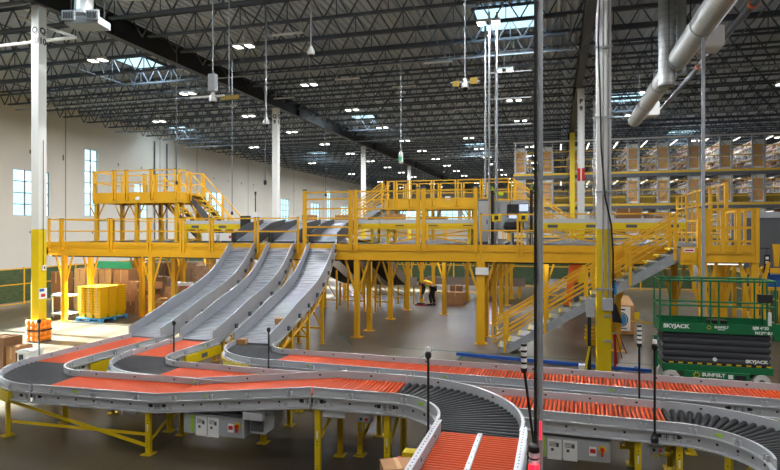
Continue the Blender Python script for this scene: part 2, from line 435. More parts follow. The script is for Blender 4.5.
# ------------------------------------------------------------------ building columns
def column(x, y, w, ztop, label, zy=3.62, band=None, texts=()):
    t = thing('building_column', label, 'column', (x, y, 0))
    h = w/2
    if zy: MB().bx(x-h, x+h, y-h, y+h, .02, zy).build('painted_base', M['lemon'], t, bevel=.015)
    if zy < ztop: MB().bx(x-h, x+h, y-h, y+h, zy, ztop).build('shaft', M['white'], t, bevel=.015)
    MB().bx(x-h-.1, x+h+.1, y-h-.1, y+h+.1, 0, .03).build('base_plate', M['dgrey'], t)
    MB().bx(x-h-.08, x+h+.08, y-h-.08, y+h+.08, ztop-.03, ztop).build('cap_plate', M['dgrey'], t)
    if band:
        b = MB(); e = .004
        b.bx(x-h-e, x-.03, y-h-e, y+h+e, band[0], band[1]); b.bx(x+.03, x+h+e, y-h-e, y+h+e, band[0], band[1])
        b.build('red_band', M['red'], t)['label'] = 'red band split by a white line'
    for (body, z, size) in texts:
        text(body, size, (x, y-h-.004, z), FR, t, M['black'])
        text(body, size, (x+h+.004, y, z), RT, t, M['black'])
    return t
cA = column(-16.12, 15.1, .31, 10.84, 'white-topped yellow column marked Q 10, with orange guard at its foot', texts=(('Q', 10.02, .27), ('10', 9.68, .27)))
cN = column(1.1, 15.2, .34, 10.84, 'tall white-topped yellow column with conduits and black cable beside the steel stair')
column(-16.0, 31.5, .34, 10.84, 'second white column along the black girder, before the off-white wall', texts=(('Q', 10.3, .3), ('9', 9.97, .3)))
column(-16.0, 47.8, .34, 10.84, 'third white column along the black girder, further off than the second', texts=(('Q', 10.2, .3), ('8', 9.87, .3)))
column(-16.0, 64.1, .34, 10.84, 'small far white column above the middle crossover platform')
column(1.2, 31.5, .34, 10.84, 'white column with a red band and marked P 9', zy=3.62, band=(6.1, 6.75), texts=(('P', 10.15, .32), ('9', 9.78, .32)))
column(1.12, 45.5, .34, 10.84, 'all-yellow far column standing beside the pick racks', zy=10.84)
# orange guard around the left column: stacked round lobes
g = thing('column_guard', 'orange plastic guard wrapped round the foot of the Q 10 column', 'column guard', (-16.12, 15.1, 0))
m = MB(); wav = []
for k in range(4): wav += [(.08, .17*k+.005), (.105, .17*k+.04), (.105, .17*k+.13), (.08, .17*k+.165)]
for a in (-1, 0, 1):
    for b in (-1, 0, 1):
        if (a, b) != (0, 0): m.lathe(wav, (-16.12+a*.18, 15.1+b*.18, .03), 14)
m.build('shell', M['guard'], g, smooth=True)
s = MB()
for k in range(16):
    a0, a1 = 2*math.pi*k/16, 2*math.pi*(k+1)/16
    q = lambda a: (-16.12+.29*max(-.98, min(.98, 1.3*math.cos(a))), 15.1+.29*max(-.98, min(.98, 1.3*math.sin(a))), .38)
    s.bar(q(a0), q(a1), .012, .05)
s.build('strap', M['black'], g)
# column A fittings
t = thing('safety_notice', 'white notice plate with dark header on the yellow Q 10 column', 'sign', (-15.955, 15.1, 1.35))
MB().bx(-15.963, -15.950, 14.95, 15.25, 1.38, 1.72).build('plate', M['paper'], t)
MB().bx(-15.950, -15.947, 14.96, 15.14, 1.62, 1.7).build('header', M['bluerail'], t)
MB().bx(-15.950, -15.947, 15.02, 15.18, 1.44, 1.54).build('symbol', M['red'], t)
t = thing('switch_box', 'tiny white switch box with cable on the yellow Q 10 column', 'switch', (-15.955, 15.1, 2.3))
MB().bx(-15.963, -15.905, 15.05, 15.18, 2.3, 2.47).build('case', M['off'], t); MB().bx(-15.905, -15.900, 15.09, 15.14, 2.34, 2.43).build('button', M['dgrey'], t)
MB().tube((-15.950, 15.11, 2.47), (-15.950, 15.11, 6.5), .01, 6).build('cable', M['dgrey'], t)
# conduits on near column
t = thing('conduit_run', 'pair of grey conduits with a junction box down the near yellow column', 'conduit', (1.1, 15.0, 1.2))
m = MB()
for dx in (-.02, .1): m.tube((1.1+dx, 14.975, 1.95), (1.1+dx, 14.975, 10.8), .022, 8)
m.build('pipes', M['galv'], t)
MB().bx(1.06, 1.3, 14.93, 15.008, 1.66, 1.96).build('junction_box', M['grey'], t, bevel=.008)
b = MB()
for z in (2.15, 4.5, 6.3, 8.0): b.bx(.9, 1.3, 14.94, 15.008, z, z+.04)
b.build('strut_clamp', M['galv'], t)
t = thing('black_cable', 'loose black cable drooping down the front of the near white column', 'cable', (1.0, 14.9, 3))
pts = [(1.05, 14.93, 10.8), (1.0, 14.9, 9.3), (.96, 14.88, 8.2), (1.0, 14.9, 7.0), (1.03, 14.93, 5.6), (1.12, 14.92, 4.4), (1.26, 14.92, 3.7), (1.31, 15.0, 3.0), (1.31, 15.05, 2.2), (1.31, 15.0, 1.5)]
MB().pipe(pts, .022, 7).build('cable_run', M['black'], t, smooth=True)
MB().pipe([(.94, 14.9, 10.6), (.7, 15.2, 9.4), (.3, 15.5, 8.4), (.55, 15.3, 8.05), (.85, 15.0, 8.3), (.93, 14.95, 9.2)], .02, 7).build('drooping_loop', M['black'], t, smooth=True)

# ------------------------------------------------------------------ conveyors
RAD = .024
def arc(cx, cy, r, a0, a1, n=20):
    return [(cx+r*math.cos(R(a0+(a1-a0)*i/n)), cy+r*math.sin(R(a0+(a1-a0)*i/n))) for i in range(n+1)]
def offs(path, u):
    out = []
    for i, p in enumerate(path):
        a = Vector(path[max(i-1, 0)]); b = Vector(path[min(i+1, len(path)-1)]); t = (b-a).normalized()
        out.append((p[0]+t.y*u, p[1]-t.x*u, 0))
    return out
CHAN = [(.50, .70), (.57, .70), (.57, .716), (.515, .716), (.515, .862), (.57, .862), (.57, .878), (.50, .878)]
GUARD = [(.50, .878), (.513, .878), (.513, .985), (.535, .985), (.535, 1.0), (.50, 1.0)]
ROLL = {}
def roller_mesh(kind, L=.96, r0=RAD, r1=RAD):
    key = (kind, round(L, 2), r0, r1)
    if key not in ROLL:
        m = MB().tube((-L/2, 0, 0), (L/2, 0, 0), r0, 10, r1); m.tube((-L/2-.03, 0, 0), (L/2+.03, 0, 0), .006, 5)
        ROLL[key] = m.data('roller', M['orange'] if kind == 'o' else M['grey_roller'], smooth=True)
    return ROLL[key]
def resample(path, s):
    L = plen(path)
    if s < 0:
        a, b = Vector(path[0]), Vector(path[1]); t = (b-a).normalized(); return a+t*s, t
    for a, b in zip(path[:-1], path[1:]):
        a, b = Vector(a), Vector(b); L = (b-a).length
        if s <= L: return a+(b-a)*(s/L), (b-a).normalized()
        s -= L
    a, b = Vector(path[-2]), Vector(path[-1]); t = (b-a).normalized(); return b+t*s, t
def plen(path): return sum((Vector(b)-Vector(a)).length for a, b in zip(path[:-1], path[1:]))
def conveyor(label, path, curve=None, legs=(), allow=None, railR=(0, 1), railL=(0, 1), lanes=1, skirt=None, brace=True, group=None, pitch=.062, legz=.70, z0=0., z1=None, half=.5):
    z1 = z0 if z1 is None else z1
    c = path[len(path)//2]; hw = half-.02; du = half-.5
    t = thing('roller_conveyor' if not curve else 'conveyor_curve', label, 'conveyor', (c[0], c[1], 0), group)
    L = plen(path)
    dz = lambda s: z0+(z1-z0)*s/L
    def sub(rng):
        a, b = rng; n = max(2, len(path)); out = []
        for i in range(n):
            s = L*(a+(b-a)*i/(n-1)); q, tg = resample(path, s); out.append((q.x, q.y, dz(s)))
        return out
    def at(rng, f, sgn):
        a, b = rng; s = L*(a+(b-a)*f); q, tg = resample(path, s)
        return q, tg, Vector((tg.y, -tg.x))*sgn, dz(s), Matrix.Rotation(math.atan2(tg.y, tg.x), 3, 'Z')
    for sgn, rng in ((1, railR), (-1, railL)):
        if rng is None: continue
        pts = sub(rng); rl = L*(rng[1]-rng[0])
        m = MB().sweep([((u+du)*sgn, v) for u, v in CHAN], pts)
        n = int(rl/.34)
        for i in range(n):
            q, tg, rt, z, rot = at(rng, (i+.5)/n, sgn); e = q+rt*(.516+du)
            m.box((e.x, e.y, .80+z), (.03, .012, .03), 1, rot)
            if i % 3 == 0: m.box((e.x, e.y, .75+z), (.012, .012, .012), 1, rot); m.box((e.x+tg.x*.1, e.y+tg.y*.1, .77+z), (.06, .012, .05), 2, rot)
        for d in (.14, rl-.14):
            q, tg, rt, z, rot = at(rng, d/rl, sgn); e = q+rt*(.518+du)
            m.box((e.x, e.y, .80+z), (.055, .012, .05), 1, rot)
            q, tg, rt, z, rot = at(rng, (d-.09 if d < .2 else d+.09)/rl, sgn); e = q+rt*(.518+du)
            m.box((e.x, e.y, .79+z), (.07, .012, .09), 2, rot); m.box((e.x, e.y, .79+z), (.008, .014, .08), 1, rot); m.box((e.x, e.y, .79+z), (.06, .014, .008), 1, rot)
        m.build('side_channel', [M['rail'], M['dark'], M['grey']], t)
        g = MB().sweep([((u+du)*sgn, v) for u, v in GUARD], pts)
        n = max(1, int(rl/.62))
        for i in range(n):
            q, tg, rt, z, rot = at(rng, (i+.5)/n, sgn); e = q+rt*(.535+du)
            for k in (-.035, .035): g.box((e.x+tg.x*k, e.y+tg.y*k, .915+z), (.028, .04, .075), 0, rot)
            e = q+rt*(.499+du); g.box((e.x, e.y, .95+z), (.035, .006, .026), 1, rot)
        if L > 1.5:
            q, tg, rt, z, rot = at(rng, .35, sgn); e = q+rt*(.518+du); g.box((e.x, e.y, .93+z), (.09, .008, .035), 2, rot)
        g.build('guard_rail', [M['rail'], M['dark'], M['lime']], t)
    n = int(L/(pitch if not curve else .088))
    for i in range(n):
        s = L*(i+.5)/n; q, tg = resample(path, s); z = dz(s)
        ax = Vector((q.x-curve[0], q.y-curve[1])).normalized() if curve else Vector((tg.y, -tg.x))
        lo, hi = -hw, hw
        if allow:
            ok = [u/50*hw for u in range(-50, 51) if allow(q.x+ax.x*u/50*hw, q.y+ax.y*u/50*hw)]
            if not ok: continue
            lo, hi = min(ok), max(ok)
            if hi-lo < .1: continue
        ang = math.atan2(ax.y, ax.x)
        if curve:
            inst('roller', roller_mesh('g', 2*hw, .024, .042), t, (q.x, q.y, .9-.031+z), (0, R(.9), ang))
        elif lanes == 2:
            for a, b in ((-hw, -.03), (.03, hw)):
                mid = (a+b)/2; inst('roller', roller_mesh('o', b-a), t, (q.x+ax.x*mid, q.y+ax.y*mid, .9-RAD+z), (0, 0, ang))
        else:
            mid = (lo+hi)/2; inst('roller', roller_mesh('o', hi-lo), t, (q.x+ax.x*mid, q.y+ax.y*mid, .9-RAD+z), (0, 0, ang))
    if lanes == 2:
        a, b = path[0], path[-1]
        m = MB().bar((a[0], a[1], .885+z0), (b[0], b[1], .885+z1), .05, .05)
        k = int(L/.16)
        for i in range(k):
            q, tg = resample(path, L*(i+.5)/k); m.box((q.x, q.y, .911+dz(L*(i+.5)/k)), (.012, .012, .004), 1)
        m.build('lane_divider', [M['rail'], M['dark']], t)
    if not allow:
        MB().sweep([(-hw+.02, .76), (hw-.02, .76), (hw-.02, .79), (-hw+.02, .79)], sub((0, 1))).build('drive_bed', M['dark'], t)
    for sgn, za, zb, rng in (skirt or ()):
        pts = sub(rng); m = MB().sweep([(sgn*.525, za), (sgn*.595, za), (sgn*.595, zb), (sgn*.525, zb)], pts)
        n = max(1, int(L*(rng[1]-rng[0])/.9))
        for i in range(n):
            q, tg, rt, z, rot = at(rng, (i+.5)/n, sgn); e = q+rt*.596
            m.box((e.x, e.y, (za+zb)/2), (.22, .006, .1), 1, rot)
        m.build('drive_guard', [M['lemon'], M['dgrey']], t)
    for s in legs:
        q, tg = resample(path, s); rt = Vector((tg.y, -tg.x)); rot = Matrix.Rotation(math.atan2(tg.y, tg.x), 3, 'Z'); zt = legz+dz(s)
        for sg in (-1, 1):
            e = q+rt*sg*(.465+du); m = MB()
            m.box((e.x-tg.x*.035, e.y-tg.y*.035, zt/2+.01), (.012, .06, zt-.02), 0, rot); m.box((e.x+tg.x*.035, e.y+tg.y*.035, zt/2+.01), (.012, .06, zt-.02), 0, rot)
            m.box((e.x+rt.x*sg*.026, e.y+rt.y*sg*.026, zt/2+.01), (.082, .012, zt-.02), 0, rot)
            for z in (.12, .16, .2, .5, .55): m.box((e.x+rt.x*sg*.033, e.y+rt.y*sg*.033, z), (.018, .004, .014), 1, rot)
            m.box((e.x+rt.x*sg*.034, e.y+rt.y*sg*.034, zt*.62), (.02, .004, .11), 2, rot)
            lg = m.build('leg', [M['lemon'], M['dark'], M['paper']], t)
            MB().box((e.x, e.y, .008), (.17, .2, .014), 0, rot).build('foot_plate', M['lemon'], lg)
        if brace:
            a = q-rt*.43; b = q+rt*.43
            MB().bar((b.x, b.y, zt-.5), (a.x, a.y, zt-.12), .05, .008).build('leg_brace', M['lemon'], t)
    return t

# line 1: chute 1 -> curve -> front run
ca = (-8.52, 9.63)
conveyor('red-orange roller conveyor leading from the leftmost chute, yellow panel along its inner side', [(-9.82, 12.42), (-9.82, 9.63)], legs=(.5, 2.4), skirt=[(-1, .60, .84, (.0, .9))])
conveyor('dark grey roller curve at the far left edge, yellow panel on its outer side', arc(*ca, 1.3, 180, 270), curve=ca, legs=(1.5,), skirt=[(1, .66, .84, (.0, .85))], brace=False)
A1 = conveyor('long red-orange roller conveyor in front on yellow X-braced legs, from the left curve', [(-8.52, 8.35), (-6.1, 8.45)], legs=(2.2,))
x0, x1 = -9.15, -6.32
MB().bar((x0, 7.99, .62), (x1, 8.0, .12), .008, .06).build('cross_brace', M['lemon'], A1)
MB().bar((x0, 8.02, .26), (x1, 8.02, .30), .008, .05).build('tie_bar', M['lemon'], A1)
MB().bar((x0+.1, 8.92, .55), (x1+.1, 8.93, .62), .008, .05).build('rear_tie_bar', M['lemon'], A1)
conveyor('gently rising red-orange conveyor section above the grey control box in front', [(-6.1, 8.45), (-3.38, 8.31)], z0=0, z1=.34)
# line 2
cb = (-7.15, 10.68)
conveyor('short red-orange roller conveyor leading from the middle chute', [(-8.35, 12.42), (-8.35, 10.68)], legs=(1.0,), skirt=[(-1, .64, .84, (0, .8))])
conveyor('dark grey roller curve between the middle chute and the second orange line', arc(*cb, 1.2, 180, 270), curve=cb, legs=(.9,), skirt=[(1, .62, .82, (.1, .8))], brace=False)
def yd(x): return 9.48-.035*(x+7.15)
conveyor('red-orange roller conveyor running behind the rising front section', [(-7.15, yd(-7.15)), (-4.2, yd(-4.2))], legs=(.5, 2.4))
conveyor('red-orange roller conveyor mostly hidden behind the raised front curve', [(-4.2, yd(-4.2)), (-1.2, yd(-1.2))], legs=(1.2,))
# line 3
cc = (-5.6, 12.35)
conveyor('dark grey roller curve at the foot of the rightmost chute', arc(*cc, 1.2, 180, 270), curve=cc, legs=(.6,), skirt=[(1, .62, .85, (.05, .85))], brace=False)
def yc(x): return 11.17-.04*(x+5.6)
for (a, b, lb, lg) in ((-5.6, -2.9, 'rear red-orange roller conveyor section nearest the rightmost chute', (.7, 2.1)), (-2.9, -.1, 'rear red-orange roller conveyor section behind the dark grey front curve', (1.4,)),
                       (-.1, 2.77, 'rear red-orange roller conveyor section in front of the near yellow column', (.6, 2.2)), (2.77, 7.6, 'rear red-orange roller conveyor section in front of the green scissor lift', (1., 3.6))):
    conveyor(lb, [(a, yc(a)), (b, yc(b))], legs=lg)
# raised front line and its curve
cB = (-2.25, 6.95); DZ = .34
conveyor('short raised red-orange roller conveyor before the front dark curve, on tall yellow legs', [(-3.38, 8.31), (-2.25, 8.32)], legs=(.06, 1.1), z0=DZ)
conveyor('large dark grey roller curve nearest the viewer, turning to the two-lane stub', arc(*cB, 1.37, 90, -7), curve=cB, legs=(1.3,), z0=DZ, brace=False, half=.485)
SX = -.85
st = conveyor('two-lane red-orange roller conveyor at the bottom edge, split by a grey divider', [(SX, 6.79), (SX, 4.0)], lanes=2, legs=(.9, 2.4), z0=DZ, half=.46)
m = MB()
for s in (-1, 1):
    m.bx(SX+s*.46, SX+s*.53, 4.0, 6.85, 1.0+DZ, 1.008+DZ)
    for i in range(34): m.box((SX+s*.495, 4.1+i*.083, 1.009+DZ), (.013, .013, .004), 1)
m.build('perforated_rail_top', [M['rail'], M['dark']], st)
dd = (1.5, 7.76)
conveyor('red-orange roller conveyor on the right with a grey control box under it', [(-1.2, yd(-1.2)), (1.5, yd(1.5))], legs=(2.3,))
conveyor('dark grey tapered roller curve at the right edge', arc(1.5, 7.76, 1.42, 90, -10), curve=dd, legs=(.12, 1.05))

# control boxes hung under the conveyors
def control_box(x0, x1, y, z0, z1, label, tilt=.02):
    t = thing('control_box', label, 'control box', ((x0+x1)/2, y+.2, z0))
    MB().bx(x0, x1, y, y+.35, z0, z1).build('case', M['grey'], t, bevel=.008)
    w_ = x1-x0; e = y-.004; MB().bx(x0-.01, x1+.01, y+.03, y+.36, z1, z1+.04).build('hood', M['dgrey'], t)
    for k, fx in enumerate((.30, .50)):
        cx = x0+w_*fx
        p = MB().bx(cx-w_*.09, cx+w_*.09, e-.003, e, z0-.02, z1-.03).bx(cx-.05, cx-.01, e-.005, e-.003, z0+.1, z0+.14, 1).bx(cx+.02, cx+.06, e-.005, e-.003, z0+.16, z0+.22, 1)
        for q in range(4): p.bx(cx-w_*.07, cx+w_*.02, e-.005, e-.003, z1-.08-q*.018, z1-.072-q*.018, 1)
        p.build('paper_notice', [M['paper'], M['dgrey']], t)
    l = MB()
    for q in range(6): l.bx(x0+w_*.12, x0+w_*.18, e-.003, e, z0+.03+q*.045, z0+.065+q*.045)
    l.build('lime_label', M['lime'], t)
    MB().bx(x0+w_*.74, x0+w_*.83, e-.003, e, z0+.08, z0+.21).build('warning_label', M['paper'], t)
    MB().bx(x0+w_*.75, x0+w_*.82, e-.005, e-.002, z0+.12, z0+.18).build('warning_stripe', M['red'], t)
    sx = x0+w_*.9
    sw = MB().tube((sx, e, z0+.19), (sx, e-.02, z0+.19), .05, 14).build('switch_plate', M['lemon'], t)
    MB().tube((sx, e-.02, z0+.19), (sx, e-.05, z0+.19), .028, 12).bx(sx-.012, sx+.012, e-.06, e-.02, z0+.1, z0+.2).build('rotary_switch', M['red'], t)
    for fx in (.08, .92):
        MB().bx(x0+w_*fx-.03, x0+w_*fx+.03, y+.1, y+.28, z1+.04, z1+.11).build('hanger', M['dgrey'], t)
    return t
control_box(-5.62, -4.56, 7.93, .43, .74, 'grey control box with paper notices under the rising front conveyor')
control_box(-.35, .72, 8.70, .34, .64, 'grey control box with paper notices under the right conveyor')
t = thing('junction_box', 'bent grey cable box beside the control box under the front conveyor', 'junction box', (-4.2, 8.2, .4))
MB().prism([(-4.5, 8.0, .5), (-4.25, 8.0, .5), (-4.1, 8.0, .62), (-4.08, 8.0, .86), (-4.5, 8.0, .86)], (0, .3, 0)).build('case', M['grey'], t)
MB().bx(-4.48, -4.27, 7.985, 8.0, .54, .82).build('lid', M['dgrey'], t)
for (x, y, lb) in ((-2.62, 7.85, 'small grey push-button box under the front conveyor beside the tall leg'), (1.33, 8.76, 'small grey push-button box under the right conveyor between yellow legs')):
    t = thing('button_box', lb, 'button box', (x, y, .5)); dzb = .36 if x < 0 else 0
    MB().bx(x-.1, x+.1, y, y+.1, .52+dzb, .62+dzb).build('case', M['grey'], t, bevel=.006)
    MB().bx(x-.08, x+.08, y+.02, y+.08, .62+dzb, .7+dzb).build('bracket', M['rail'], t)
    MB().tube((x+.04, y, .57+dzb), (x+.04, y-.02, .57+dzb), .022, 10).build('red_button', M['red'], t); MB().tube((x-.04, y, .57+dzb), (x-.04, y-.02, .57+dzb), .02, 10).build('black_button', M['black'], t)
    MB().tube((x-.03, y+.05, .52+dzb), (x-.03, y+.05, .44+dzb), .008, 6).tube((x+.03, y+.05, .52+dzb), (x+.03, y+.05, .44+dzb), .008, 6).build('cable_stub', M['lemon'], t)
t = thing('cable_bundle', 'looped yellow and red cables hanging under the front conveyor', 'cable', (-3.8, 8.4, .7))
for k in range(4):
    pts = [(-4.0+.13*k+.16*math.cos(a*.5), 8.3+.05*k, .92-.09*abs(math.sin(a*.5))-.02*k) for a in range(0, 13)]
    MB().pipe(pts, .008, 5).build('cable_loop', M['ytape'], t)
MB().bx(-3.85, -3.45, 8.5, 8.56, .88, .99).build('red_tray', M['maroon'], t)
t = thing('cable_tray', 'long dark cable tray hung under the front conveyor line', 'tray', (-6.2, 8.5, .6))
MB().bx(-8.1, -6.0, 8.5, 8.58, .63, .70).build('tray', M['dark'], t)
for x in (-7.8, -6.7): MB().bx(x-.12, x+.12, 8.0, 8.1, .60, .70).build('white_bracket', M['rail'], t)
for (x, y, zz) in ((-4.35, 7.8, .88), (-3.05, 7.79, 1.04)):
    MB().bx(x-.16, x+.16, y, y+.08, zz-.11, zz).build('white_bracket', M['rail'], t)
# yellow drop brackets and things at the lower edge
for (x, y, lb) in ((.97, 8.85, 'yellow drop bracket under the right conveyor before the button box'), (1.44, 8.74, 'yellow drop bracket under the right conveyor past the button box')):
    t = thing('drop_bracket', lb, 'bracket', (x, y, .4))
    MB().bx(x-.035, x+.035, y+.1, y+.16, .5, .71).build('upright', M['lemon'], t); MB().bx(x-.1, x+.1, y+.08, y+.15, .48, .52).bx(x-.1, x-.075, y+.08, y+.15, .47, .57).bx(x+.075, x+.1, y+.08, y+.15, .47, .57).build('cradle', M['lemon'], t)
t = thing('yellow_stop_unit', 'yellow steel bracket with red grips beside the two-lane stub', 'bracket', (-1.62, 6.75, .3))
MB().bx(-1.76, -1.5, 6.70, 6.86, .84, .97).bx(-1.70, -1.56, 6.73, 6.83, .0, .84).build('body', M['lemon'], t, bevel=.01)
MB().tube((-1.77, 6.64, .76), (-1.77, 6.64, .93), .035, 10).build('red_grip', M['red'], t); MB().tube((-1.50, 6.88, .9), (-1.50, 6.88, 1.06), .03, 10).build('red_knob', M['red'], t)
t = thing('cardboard_box', 'brown cardboard box corner at the bottom edge beside the two-lane stub', 'box', (-1.62, 5.98, 0))
rot = Matrix.Rotation(R(25), 3, 'Z'); MB().box((-1.62, 5.98, .88), (.34, .3, .5), 0, rot).build('carton', M['card'], t)
MB().box((-1.62, 5.98, 1.131), (.05, .3, .003), 0, rot).build('tape', M['cardp'], t)
MB().box((-1.62, 5.98, .61), (.4, .36, .04), 0, rot).build('shelf_board', M['wood'], t)
for a in (-.16, .16):
    for b in (-.14, .14):
        q = rot @ Vector((a, b, 0)); MB().bx(-1.62+q.x-.02, -1.62+q.x+.02, 5.98+q.y-.02, 5.98+q.y+.02, 0, .59).build('support', M['dgrey'], t)
t = thing('yellow_plinth', 'yellow steel plinth under the right conveyor near the signal lamp', 'plinth', (-.1, 8.0, 0))
MB().bx(-.42, -.02, 7.55, 7.7, 0, .46).build('plinth_body', M['lemon'], t, bevel=.01); MB().bx(-.10, .06, 7.52, 7.73, .40, .48).build('top_plate', M['lemon'], t)

# near pole and signal lamps
t = thing('strut_pole', 'thick grey pole with a black cable, close to the viewer, floor to roof', 'pole', (-.14, 4.75, 0))
MB().tube((-.125, 4.75, 0), (-.125, 4.75, 11.9), .022, 12).build('pole', M['galv'], t, smooth=True)
MB().bx(-.172, -.149, 4.735, 4.765, .05, 11.9).build('black_cover', M['black'], t)
MB().bx(-.24, -.04, 4.65, 4.85, 0, .02).build('base_plate', M['galv'], t)
MB().bx(-.129, -.113, 4.722, 4.73, 1.96, 2.1).build('red_reflection_strip', M['redlamp'], t)  # glowing strip imitates the red lamp's reflection on the pole
t = thing('stack_lamp', 'black and silver signal lamp glowing red at the foot of the near pole', 'signal lamp', (-.16, 4.6, 1.5))
x, y = -.165, 4.58
MB().lathe([(.03, 0), (.042, .004), (.042, .045), (.034, .055)], (x, y, 1.91), 16).build('cap', M['black'], t)
MB().lathe([(.036, 0), (.04, .004), (.04, .032), (.036, .036)], (x, y, 1.873), 16).build('silver_ring', M['rail'], t)
MB().lathe([(.036, 0), (.036, .014)], (x, y, 1.859), 16).build('black_ring', M['black'], t)
MB().lathe([(.036, 0), (.04, .004), (.04, .032), (.036, .036)], (x, y, 1.823), 16).build('silver_ring', M['rail'], t)
MB().lathe([(.036, 0), (.04, .005), (.04, .07), (.036, .075)], (x, y, 1.747), 16).build('red_lens', M['redlamp'], t)
MB().lathe([(.038, 0), (.038, .22)], (x, y, 1.525), 16).build('base', M['black'], t)
MB().tube((x, y, 1.55), (-.13, 4.74, 1.55), .015, 8).build('bracket', M['dark'], t)
pl = bpy.data.lights.new('red_glow', 'POINT'); pl.energy = .6; pl.color = (1, .05, .1); pl.shadow_soft_size = .03
po = bpy.data.objects.new('red_glow', pl); C.objects.link(po); po.location = (x+.02, y-.07, 1.79)

def cat_pole(x, y, z0, z1, label, head='plain', r=.016):
    t = thing('sensor_pole', label, 'pole', (x, y, z0))
    MB().tube((x+.05*(head == 'rings' and x < 0), y, z0+.12), (x-.07*(head == 'rings' and x < 0), y, z1), r, 8).build('rod', M['black'], t)
    xf = x; x = x-.07*(head == 'rings' and x < 0)
    MB().lathe([(.05, 0), (.05, .06), (.03, .10), (.02, .14)], (xf, y, z0), 12).build('foot', M['black'], t)
    if head == 'rings':
        for k in range(4): MB().lathe([(.034, 0), (.034, .045)], (x, y, z1+k*.07), 10).build('white_ring', M['paper'], t)
        for k in range(4): MB().lathe([(.036, 0), (.036, .025)], (x, y, z1+.045+k*.07), 10).build('black_ring', M['black'], t)
        MB().lathe([(.03, 0), (.045, .06)], (x, y, z1-.06), 10).build('collar', M['black'], t)
    else:
        MB().lathe([(.02, 0), (.04, .03), (.04, .08), (.02, .1)], (x, y, z1-.06), 10).build('head', M['black'], t)
        if head == 'pale': MB().lathe([(.03, 0), (.03, .05)], (x, y, z1+.04), 10).build('white_tip', M['paper'], t)
    return t
cat_pole(-10.62, 9.95, 0, 1.66, 'black sensor pole in front of the orange column guard')
cat_pole(-7.86, 10.75, .66, 1.62, 'black sensor pole on the rail of the middle chute line')
cat_pole(-5.52, 10.55, .74, 1.62, 'black sensor pole at the rightmost grey chute curve')
cat_pole(-1.53, 7.1, .98, 2.06, 'black sensor pole on the inner rail of the front dark curve', 'pale')
cat_pole(-.30, 7.05, .92, 1.98, 'black pole with black and white rings beside the near grey pole', 'rings')
cat_pole(1.25, 9.92, .60, 1.82, 'black pole with black and white rings behind the right conveyor', 'rings')
cat_pole(1.28, 8.62, .72, 2.02, 'black sensor pole on the front rail of the right conveyor', 'pale')

# ------------------------------------------------------------------ chutes
PROF = [(18.75, 3.16), (18.5, 2.95), (18.1, 2.63), (17.6, 2.28), (17.0, 1.96), (16.3, 1.71), (15.45, 1.50), (14.6, 1.33), (13.7, 1.14), (12.45, .925)]
UP = [(18.78, 3.18), (19.7, 3.5), (20.9, 3.88)]
def strip(m, rows, th, mi=0):
    # rows: (x0,x1,y,z) thick ribbon
    for a, b in zip(rows[:-1], rows[1:]):
        vs = []
        for (x0, x1, y, z) in (a, b): vs += [(x0, y, z), (x1, y, z), (x1, y, z-th), (x0, y, z-th)]
        m.add(vs, [(0, 1, 5, 4), (2, 3, 7, 6), (1, 2, 6, 5), (3, 0, 4, 7), (0, 3, 2, 1), (4, 5, 6, 7)], mi)
def smoothprof(P, n=4):
    out = []
    for i in range(len(P)-1):
        p0 = P[max(i-1, 0)]; p1 = P[i]; p2 = P[i+1]; p3 = P[min(i+2, len(P)-1)]
        for k in range(n):
            t = k/n; f = lambda a, b, c, d: .5*((2*b)+(-a+c)*t+(2*a-5*b+4*c-d)*t*t+(-a+3*b-3*c+d)*t**3)
            out.append((f(p0[0], p1[0], p2[0], p3[0]), f(p0[1], p1[1], p2[1], p3[1])))
    return out+[P[-1]]
